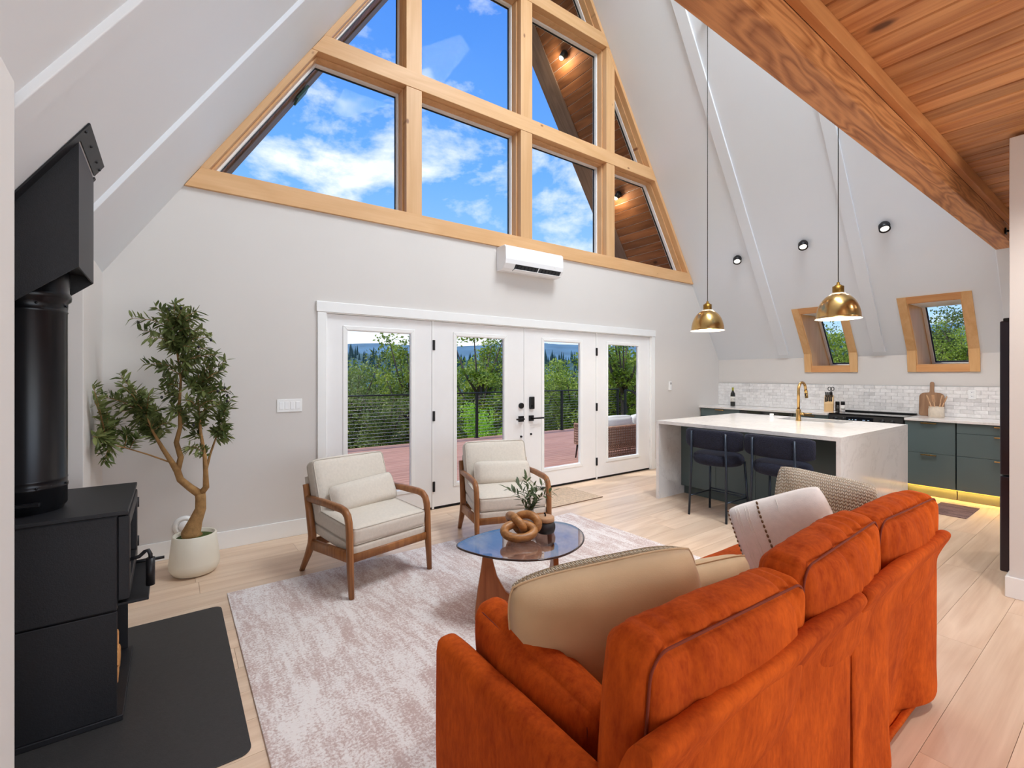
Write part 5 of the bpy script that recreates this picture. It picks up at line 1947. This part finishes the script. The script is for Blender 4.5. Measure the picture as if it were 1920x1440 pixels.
# vase with olive sprigs
M['clay'] = plain('pale_grey_glazed_clay', srgb(176, 170, 168), 0.25, var=0.05)
M['oleaf'] = leafmat('olive_leaf', srgb(62, 80, 44), srgb(110, 124, 82), 8)
M['twig'] = plain('green_brown_twig', srgb(92, 84, 50), 0.8)
VX, VY = 1.995, 2.545
vs_ = thing('bud_vase', 'small pale glazed vase behind the wooden knot', 'vase', (VX, VY, TZ))
MB().lathe([(0, 0), (0.042, 0), (0.058, 0.012), (0.068, 0.045), (0.060, 0.078), (0.036, 0.096), (0.030, 0.105), (0.034, 0.116), (0.030, 0.116), (0.026, 0.104), (0.03, 0.09), (0, 0.02)], 32).build('vase_body', 'clay', vs_)
lm = MB()
leaf_path = [(0, 0), (0.012, 0.0075), (0.028, 0.009), (0.044, 0.006), (0.058, 0)]
lv_ = []
for t, w in leaf_path:
    lv_ += [(t, -w, -0.002 * (t / 0.03) ** 2 + w * 0.25), (t, 0, -0.002 * (t / 0.03) ** 2), (t, w, -0.002 * (t / 0.03) ** 2 + w * 0.25)]
lf_ = [(3 * i + k, 3 * i + k + 1, 3 * i + k + 4, 3 * i + k + 3) for i in range(4) for k in range(2)]
leaf_me = MB().add(lv_, lf_, True).mesh('leaf')
leaf_me.materials.append(M['oleaf'])
rr_ = random.Random(21)
SPR = [(-0.15, 0.02, 0.20, 'leaning far left'), (-0.08, -0.03, 0.25, 'leaning left'), (-0.02, 0.03, 0.29, 'standing tallest'), (0.03, -0.05, 0.24, 'leaning toward the jar'), (0.10, 0.0, 0.25, 'leaning right'), (0.16, -0.05, 0.20, 'leaning far right'), (0.0, -0.10, 0.20, 'leaning forward')]
for dx, dy, hh, pos in SPR:
    sp = thing('olive_sprig', 'green olive sprig %s in the small vase' % pos, 'sprig', (VX, VY, TZ + 0.03), 0, 'olive sprigs in the vase')
    # image-plane left/right expressed in the room
    rx, ry = 0.809 * dx + 0.588 * dy, -0.588 * dx + 0.809 * dy
    pth = [Vector((rx * 0.05, ry * 0.05, 0.0)), Vector((rx * 0.10, ry * 0.10, 0.075)), Vector((rx * 0.45, ry * 0.45, 0.075 + hh * 0.5)), Vector((rx, ry, 0.06 + hh * 0.82))]
    MB().tube(pth, [0.0022, 0.002, 0.0016, 0.001], 6).build('stem', 'twig', sp)
    for k in range(16):
        t = 0.36 + 0.64 * (k / 15)
        seg = min(2, int(t * 3))
        p = pth[seg].lerp(pth[seg + 1], t * 3 - seg)
        d = (pth[seg + 1] - pth[seg]).normalized()
        a = rr_.random() * 6.28
        side = (rv(rr_) - d * 0.0)
        side = (side - d * side.dot(d)).normalized()
        dirv = (d * 0.75 + side).normalized() if k < 15 else d
        q = dirv.to_track_quat('X', 'Z').to_euler()
        o = bpy.data.objects.new('leaf', leaf_me)
        C.objects.link(o)
        o.parent = sp
        o.location = p
        o.rotation_euler = q
        s = rr_.uniform(0.8, 1.25)
        o.scale = (s, s, s)

# ---- potted olive tree
M['cream'] = plain('cream_ceramic_pot', srgb(226, 220, 204), 0.4, var=0.02)
M['moss'] = plain('green_moss', srgb(64, 84, 28), 0.95, var=0.4, vscale=60, bscale=150, bstr=0.8, bdist=0.01)
M['trunk'] = plain('tan_olive_bark', srgb(156, 118, 72), 0.85, var=0.25, vscale=25, bscale=60, bstr=0.6, bdist=0.006)
M['treeleaf'] = leafmat('faux_olive_foliage', srgb(76, 92, 42), srgb(142, 150, 92), 7)
M['olive'] = plain('black_olive', srgb(24, 20, 26), 0.3)
ot = thing('olive_tree', 'faux olive tree in a cream pot beside the stove', 'potted tree', (0.140, 4.20, 0))
MB().lathe([(0, 0), (0.105, 0), (0.135, 0.012), (0.158, 0.05), (0.160, 0.09), (0.150, 0.18), (0.138, 0.285), (0.133, 0.292), (0.124, 0.288), (0.122, 0.26), (0, 0.26)], 48).build('pot', 'cream', ot)
MB().lathe([(0, 0.278), (0.06, 0.276), (0.10, 0.270), (0.1215, 0.262)], 32).build('moss', 'moss', ot)
S_ = 0.00150


def P2(zx, zy, dy=0.0):
    """tree-plane point: x to the right, z up"""
    a = (zx - 527) * S_
    return Vector((a * 0.985, dy + a * 0.02, (1385 - zy) * S_ - 0.02))


tb = MB()
tb.tube([P2(520, 1205), P2(512, 1170), P2(530, 1120), P2(552, 1060), P2(552, 1010), P2(550, 985)], [0.072, 0.062, 0.046, 0.036, 0.034, 0.034], 12)
bL = [P2(550, 990), P2(508, 950), P2(468, 905), P2(456, 862), P2(428, 805), P2(397, 745), P2(360, 660, -0.03), P2(330, 560, -0.05)]
tb.tube(bL, [0.030, 0.026, 0.024, 0.023, 0.017, 0.014, 0.008, 0.004], 9)
bC = [P2(456, 865), P2(470, 800, 0.03), P2(452, 725, 0.03), P2(468, 650, 0.02), P2(464, 540, 0.01), P2(470, 420), P2(455, 280), P2(440, 140)]
tb.tube(bC, [0.020, 0.020, 0.017, 0.014, 0.011, 0.008, 0.006, 0.003], 9)
bR = [P2(550, 990), P2(574, 955, -0.02), P2(572, 880, -0.03), P2(568, 800, -0.04), P2(552, 690, -0.03), P2(542, 560, -0.02), P2(540, 420)]
tb.tube(bR, [0.024, 0.022, 0.017, 0.014, 0.011, 0.008, 0.003], 9)
bR2 = [P2(572, 880, -0.03), P2(592, 800, 0.02), P2(618, 720, 0.04), P2(640, 620, 0.05)]
tb.tube(bR2, [0.010, 0.009, 0.006, 0.003], 8)
bLL = [P2(425, 815), P2(340, 765, -0.04), P2(260, 722, -0.10), P2(190, 690, -0.16)]
tb.tube(bLL, [0.006, 0.005, 0.004, 0.002], 7)
anchors = [p for b in (bL[3:], bC[1:], bR[2:], bR2, bLL) for p in b]
dense = []
for b in (bL[4:], bC[2:], bR[3:], bR2[1:], bLL[1:]):
    for i in range(len(b) - 1):
        for k in range(5):
            dense.append(b[i].lerp(b[i + 1], k / 5))
rt_ = random.Random(31)
TIPS = [(70, 645), (60, 655), (110, 690), (150, 640), (195, 765), (90, 440), (120, 500), (150, 520), (205, 545), (240, 388), (255, 440), (290, 455), (300, 520), (240, 560), (320, 590), (200, 610), (270, 650), (330, 640),
        (345, 530), (385, 560), (280, 135), (310, 190), (350, 225), (330, 345), (380, 360), (400, 410), (390, 470), (430, 500), (370, 75), (410, 90), (445, 60), (480, 62), (500, 110), (455, 150), (420, 180), (520, 170), (560, 175), (590, 205), (545, 230), (480, 220), (510, 260),
        (440, 260), (630, 300), (660, 320), (600, 330), (650, 370), (570, 340), (540, 300), (620, 400), (590, 430), (650, 455), (690, 515), (670, 470), (640, 520), (665, 560), (600, 520), (560, 470), (520, 440), (640, 600), (660, 650), (670, 715), (620, 690), (580, 600), (520, 560), (480, 600), (520, 690), (560, 785), (500, 740),
        (430, 620), (400, 660), (370, 690), (440, 560), (350, 480), (300, 600), (540, 640), (500, 640), (610, 460), (420, 440), (490, 330), (470, 100), (400, 130), (545, 380), (230, 600), (180, 570), (140, 480), (600, 380), (580, 260), (360, 640), (310, 680), (250, 500)]
lb = MB()
for _ in range(34):
    TIPS.append(rt_.choice([(rt_.uniform(380, 620), rt_.uniform(280, 640)), (rt_.uniform(200, 420), rt_.uniform(480, 680)), (rt_.uniform(400, 560), rt_.uniform(80, 260)), (rt_.uniform(520, 670), rt_.uniform(330, 680))]))
for zx, zy in TIPS:
    tip = P2(zx, zy, rt_.uniform(-0.17, 0.13) - 0.26 * max(0.0, (330 - zx) / 270.0))
    tip.x = max(tip.x, -0.525)
    near = min(dense, key=lambda p: (p - tip).length + 0.5 * max(0, p.z - tip.z + 0.05))
    mid = near.lerp(tip, 0.55) + Vector((0, 0, 0.02))
    tb.tube([near, mid, tip], [0.0032, 0.0026, 0.0012], 5)
    n = 34
    Lt = (tip - near).length
    for k in range(n):
        t = max(0.0, 1 - min(1.0, 0.26 / max(Lt, 0.01)) * (1 - k / (n - 1)))
        p = near.lerp(mid, t / 0.55) if t < 0.55 else mid.lerp(tip, (t - 0.55) / 0.45)
        d = (tip - near).normalized()
        side = rv(rt_)
        side = (side - d * side.dot(d)).normalized()
        dirv = (d * rt_.uniform(0.3, 1.0) + side).normalized()
        nn = (Vector((0, 0, 1)) + rv(rt_) * 0.7).normalized()
        L = rt_.uniform(0.052, 0.084)
        if p.x + dirv.x * L < -0.545:
            dirv.x = abs(dirv.x)
        s = dirv.cross(nn).normalized()
        W_ = L * 0.26
        dr_ = Vector((0, 0, -L * 0.12))
        lb.add([p, p + dirv * L * 0.35 + s * W_ * 0.5, p + dirv * L * 0.72 + s * W_ * 0.42 + dr_ * 0.5, p + dirv * L + dr_, p + dirv * L * 0.72 - s * W_ * 0.42 + dr_ * 0.5, p + dirv * L * 0.35 - s * W_ * 0.5],
               [(0, 1, 2, 3), (0, 3, 4, 5)], True)
tb.build('trunk', 'trunk', ot)
me = bpy.data.meshes.new('foliage')
me.from_pydata(lb.v, [], lb.f)
me.materials.append(M['treeleaf'])
fo_ = bpy.data.objects.new('foliage', me)
C.objects.link(fo_)
fo_.parent = ot
fo_['kind'] = 'stuff'
for zx, zy in ((305, 150), (425, 90), (470, 78), (265, 425), (590, 225), (620, 475), (665, 500), (655, 460), (340, 490), (660, 525), (540, 260), (395, 500), (450, 580), (520, 635)):
    MB().ball(P2(zx, zy, rt_.uniform(-0.17, 0.0)), (0.009, 0.009, 0.012), 10, 8).build('olive', 'olive', ot)


# ---- rust velvet sofa seen from behind
def velvet(name, c1, c2):
    m, t, p = new_mat(name)
    tc = t.new('TexCoord').outputs['Object']
    n1 = t.noise(t.mapping(tc, scale=(1, 1, 0.6)), 5.0, 4, 0.6, 0.5)
    n2 = t.noise(t.mapping(tc, scale=(1, 1, 0.35)), 60.0, 3, 0.7)
    f = t.math('ADD', t.math('MULTIPLY', n1, 0.6), t.math('MULTIPLY', n2, 0.4))
    t.set(p, 'Base Color', t.mix(t.mapr(f, 0.34, 0.66), c1, c2))
    t.set(p, 'Roughness', 0.85)
    t.set(p, 'Specular IOR Level', 0.08)
    t.set(p, 'Sheen Weight', 0.12)
    t.set(p, 'Sheen Roughness', 0.35)
    t.set(p, 'Sheen Tint', (*srgb(240, 120, 60), 1))
    bump(t, p, n2, 0.25, 0.004)
    return m


M['velvet'] = velvet('rust_velvet', srgb(148, 54, 16), srgb(206, 92, 28))
M['seam'] = plain('rust_seam', srgb(120, 44, 18), 0.9)
M['darkgap'] = plain('dark_lining', srgb(40, 26, 20), 0.9)
SZ = 0.0095
sf = thing('sofa', 'rust orange velvet sofa seen from behind', 'sofa', (0, 0, 0))
soft_box(2.00, 0.74, 0.25, 0.02, (0, 0, 0), 8).build('seat_base', 'velvet', sf, loc=(1.775, 1.045, 0.19))
for x in (0.80, 2.74):
    for y in (0.74, 1.32):
        MB().tube([(x, y, 0.0 if y < 1.15 else SZ), (x, y, 0.075)], [0.018, 0.024], 10).build('foot', 'walnut', sf)


def arm_shape(q, p):
    return q


soft_box(0.088, 0.82, 0.545, 0.038, (0.004, 0.004, 0.004), 16, 0.004, 3).build('arm', 'velvet', sf, loc=(0.745, 1.005, 0.330))
soft_box(0.088, 0.82, 0.545, 0.038, (0.004, 0.004, 0.004), 16, 0.004, 4).build('arm', 'velvet', sf, loc=(2.80, 1.005, 0.330))


def sstep(a, b, x):
    t = max(0.0, min(1.0, (x - a) / (b - a)))
    return t * t * (3 - 2 * t)


def back_frame(x0, x1, fold):
    """slipcovered back: the top rolls out towards the rear, the skirt hangs straight below it"""
    ctrl = [(.573, .045), (.572, .16), (.572, .30), (.572, .45), (.574, .58), (.572, .650), (.552, .705), (.530, .750), (.526, .772), (.540, .784), (.568, .780), (.598, .745), (.630, .66), (.646, .5), (.650, .28), (.650, .06), (.62, .045)]
    prof = [(p.x, p.y) for p in crom2(ctrl, 4)]
    n = 44
    mb = MB()
    k = len(prof)
    for i in range(n + 1):
        t = i / n
        x = x0 + (x1 - x0) * t
        e = min(t, 1 - t) * (x1 - x0)
        sh = 0.014 * max(0.0, 1 - e / 0.02) ** 2
        for yy, zz in prof:
            cy_, cz_ = 0.61, 0.42
            y, z = yy + (cy_ - yy) * sh * 8, zz + (cz_ - zz) * sh * 1.2
            xx = x
            low = max(0.0, 1 - z / 0.62)
            if yy < 0.60:
                if fold:
                    y += 0.085 * low * sstep(2.10, 2.19, x) * (1 - sstep(2.42, 2.72, x))
                    y -= 0.014 * low * math.exp(-((x - 2.07) / 0.035) ** 2)
                y += 0.004 * low * math.sin(x * 21 + z * 3)
            if not fold:
                xx = x - 0.020 * low * t ** 4
            elif x < x0 + 0.2:
                xx = x + 0.010 * low * (1 - t) ** 8
            p = Vector((xx, y, z))
            p += noise.noise_vector(p * 7.0) * 0.003
            mb.v.append(tuple(p))
    for i in range(n):
        for j in range(k):
            mb.f.append((i * k + j, i * k + (j + 1) % k, (i + 1) * k + (j + 1) % k, (i + 1) * k + j))
            mb.sm.append(True)
    mb.f += [tuple(range(k)), tuple(n * k + j for j in range(k - 1, -1, -1))]
    mb.sm += [False, False]
    return mb


def crom2(P, n):
    return crom(P, n)


back_frame(0.702, 1.762, False).build('back_frame', 'velvet', sf)
back_frame(1.770, 2.760, True).build('back_frame', 'velvet', sf)
bx('inner_lining', 'darkgap', 0.80, 0.650, 0.31, 2.74, 0.660, 0.60, sf)

for i, (x, lab) in enumerate(((1.272, 'rust velvet seat cushion at the left end of the sofa'), (2.255, 'rust velvet seat cushion at the right end of the sofa'))):
    o = soft_box(0.975, 0.78, 0.17, 0.045, (0.0, 0.01, 0.025), 16, 0.004, 11 + i).build('seat_cushion', 'velvet', loc=(x, 1.065, 0.402))
    tag(o, lab, 'cushion', 'sofa seat cushions')


def crease(seed):
    r = random.Random(seed)
    lines = [(r.uniform(-0.30, 0.30), r.uniform(0.010, 0.018), r.uniform(0.006, 0.013), r.uniform(-0.5, 0.5)) for _ in range(12)]

    def f(q, p):
        # gathers running in from the top seam on the rear face
        if q.z > 0.0 and abs(q.x) < 0.31:
            k = min(1.0, q.z / 0.2) * (1 if q.y < 0.06 else 0.4)
            d = sum(a * math.exp(-(((q.x - c) - s * (0.2 - q.z)) / w) ** 2) for c, w, a, s in lines)
            q = Vector((q.x, q.y + d * k, q.z - d * k * 0.6))
        return q
    return f


for i, (x, w, z, y, lab) in enumerate(((1.100, 0.680, 0.690, 0.660, 'rust velvet back cushion at the near left of the sofa'), (1.775, 0.665, 0.722, 0.668, 'middle rust velvet back cushion of the sofa'), (2.450, 0.670, 0.715, 0.665, 'rust velvet back cushion at the far right of the sofa'))):
    c = thing('sofa_back_cushion', lab, 'cushion', (x, y, z), 0, 'sofa back cushions')
    c.rotation_euler = (R(4), R((1.5, -1.5, 0.5)[i]), R((-1.0, 1.5, -1.5)[i]))
    soft_box(w, 0.140, 0.430, 0.045, (0.014, 0.048, 0.024), 44, 0.005, 20 + i, crease(40 + i)).build('cover', 'velvet', c)
    for yy in (-0.060,):
        pts = [Vector((p.x, yy, p.y)) for p in edge_loop(w - 0.018, 0.413, r=0.05)]
        pts = [Vector((p.x, p.y, p.z + 0.010 * max(0, 1 - (p.x / (w / 2)) ** 2) * (1 if p.z > 0 else -1))) for p in pts]
        MB().tube(pts, 0.0034, 6, closed=True).build('seam', 'seam', c)
for i, (x, ry, lab) in enumerate(((0.878, 6, 'rust velvet side cushion inside the left arm'), (2.668, -6, 'rust velvet side cushion inside the right arm'))):
    c = thing('sofa_side_cushion', lab, 'cushion', (x, 1.085, 0.572), 0, 'sofa side cushions')
    c.rotation_euler = (R(8), R(-ry), 0)
    pm = soft_box(0.105, 0.54, 0.225, 0.04, (0.040, 0.006, 0.010), 24, 0.004, 31 + i)
    pm.build('cover', 'velvet', c)
    for xx in (-0.046, 0.046):
        MB().tube([Vector((xx, p.x, p.y)) for p in edge_loop(0.506, 0.191, r=0.04)], 0.0026, 6, closed=True).build('seam', 'seam', c)

# ---- scatter pillows
M['beige'] = plain('beige_cotton', srgb(206, 176, 138), 0.85, var=0.05, vscale=8, bscale=240, bstr=0.2, bdist=0.002, sheen=0.15)
M['beige2'] = plain('pale_sand_cotton', srgb(214, 188, 150), 0.85, var=0.05, vscale=8, bscale=240, bstr=0.2, bdist=0.002, sheen=0.15)


def knit_mat(name, base, dark, sc):
    m, t, p = new_mat(name)
    tc = t.new('TexCoord').outputs['Object']
    sep = t.new('SeparateXYZ', {0: tc})
    u = t.math('MULTIPLY', sep.outputs[0], sc)
    w = t.math('MULTIPLY', sep.outputs[2], sc)
    zig = t.math('ABSOLUTE', t.math('SUBTRACT', t.math('FRACT', u), 0.5))
    v = t.math('FRACT', t.math('ADD', w, t.math('MULTIPLY', zig, 1.1)))
    a = t.math('ABSOLUTE', t.math('SUBTRACT', v, 0.5))
    b = t.mapr(zig, 0.0, 0.12, 0, 1)
    c = t.mapr(zig, 0.38, 0.5, 1, 0)
    hgt = t.math('MULTIPLY', t.mapr(a, 0.12, 0.45, 1, 0), t.math('MULTIPLY', b, c))
    t.set(p, 'Base Color', t.mix(hgt, dark, base))
    t.set(p, 'Roughness', 0.95)
    bump(t, p, hgt, 0.9, 0.012)
    return m


M['knit'] = knit_mat('cream_cable_knit', srgb(226, 212, 188), srgb(168, 142, 108), 70)
M['knit2'] = knit_mat('ivory_knit', srgb(232, 222, 206), srgb(196, 176, 150), 60)
M['whitecotton'] = plain('white_woven_cotton', srgb(232, 226, 222), 0.9, var=0.04, vscale=40, bscale=260, bstr=0.4, bdist=0.002)
M['stitch'] = plain('brown_stitching', srgb(118, 92, 66), 0.9)


def scatter(name, label, loc, rot, w, h, t, front, back, seed, pinch=0.05):
    r = thing(name, label, 'pillow', loc, 0, 'throw pillows on the sofa')
    r.rotation_euler = rot
    n = 26
    for side, mat, nm in ((-1, back, 'back_cover'), (1, front, 'front_cover')):
        full = pillow(w, h, t, n, 0.005, seed, pinch)
        k = (n + 1) * (n + 1)
        o = 0 if side < 0 else k
        mb = MB()
        fc = [f for f in full.f if o <= f[0] < o + k]
        mb.add(full.v[o:o + k], [tuple(i - o for i in f) for f in fc], True)
        ob = mb.build(nm, mat, r)
        ob.modifiers.new('thickness', 'SOLIDIFY').thickness = 0.003
    MB().tube(rim_path(w, h, pinch, 16), 0.004, 6, closed=True).build('edge_seam', back, r)
    return r


def corner_at(corner, rot, w, h):
    from mathutils import Euler
    return tuple(Vector(corner) - Euler(rot).to_matrix() @ Vector((w / 2 * 0.92, 0, h / 2 * 0.92)))


scatter('throw_pillow', 'large beige pillow with a knitted front at the near end', (1.135, 1.03, 0.652), (R(4), R(-7), R(-24)), 0.66, 0.46, 0.27, 'knit', 'beige', 2, 0.03)
scatter('throw_pillow', 'small sand coloured pillow behind the big beige one', (1.62, 1.02, 0.63), (R(10), R(2), R(-8)), 0.50, 0.28, 0.16, 'beige2', 'beige2', 5)
rt3 = (R(-16), R(-24), R(-72))
wp = scatter('throw_pillow', 'white pillow with rows of brown stitching', corner_at((2.44, 0.93, 0.945), rt3, 0.46, 0.46), rt3, 0.46, 0.46, 0.19, 'beige2', 'whitecotton', 8)
stt = MB()
for xr, cnt, rad in ((-0.055, 19, 0.0075), (-0.205, 20, 0.0055)):
    for i in range(cnt):
        z = -0.20 + 0.40 * i / (cnt - 1)
        u_, v_ = xr / 0.23, z / 0.23
        y = -0.095 * max(0.0, (1 - u_ ** 4) * (1 - v_ ** 4)) ** 0.55 - 0.004
        stt.ball((xr, y, z), (rad * 0.7, 0.005, rad * 1.15), 8, 6)
stt.build('stitched_rows', 'stitch', wp, kind='stuff')
lt = MB()
for xr in (-0.165, -0.150, -0.118, -0.105, 0.03):
    pts = []
    for i in range(15):
        z = -0.2 + 0.4 * i / 14
        u_, v_ = xr / 0.23, z / 0.23
        pts.append((xr + 0.003 * (i % 2), -0.095 * max(0.0, (1 - u_ ** 4) * (1 - v_ ** 4)) ** 0.55 - 0.003, z))
    lt.tube(pts, 0.0018, 5)
lt.build('woven_ridges', 'paper', wp)
scatter('throw_pillow', 'ivory knitted pillow in the far corner of the sofa', (2.655, 0.99, 0.765), (R(-20), R(10), R(-56)), 0.46, 0.42, 0.22, 'beige', 'knit2', 12)
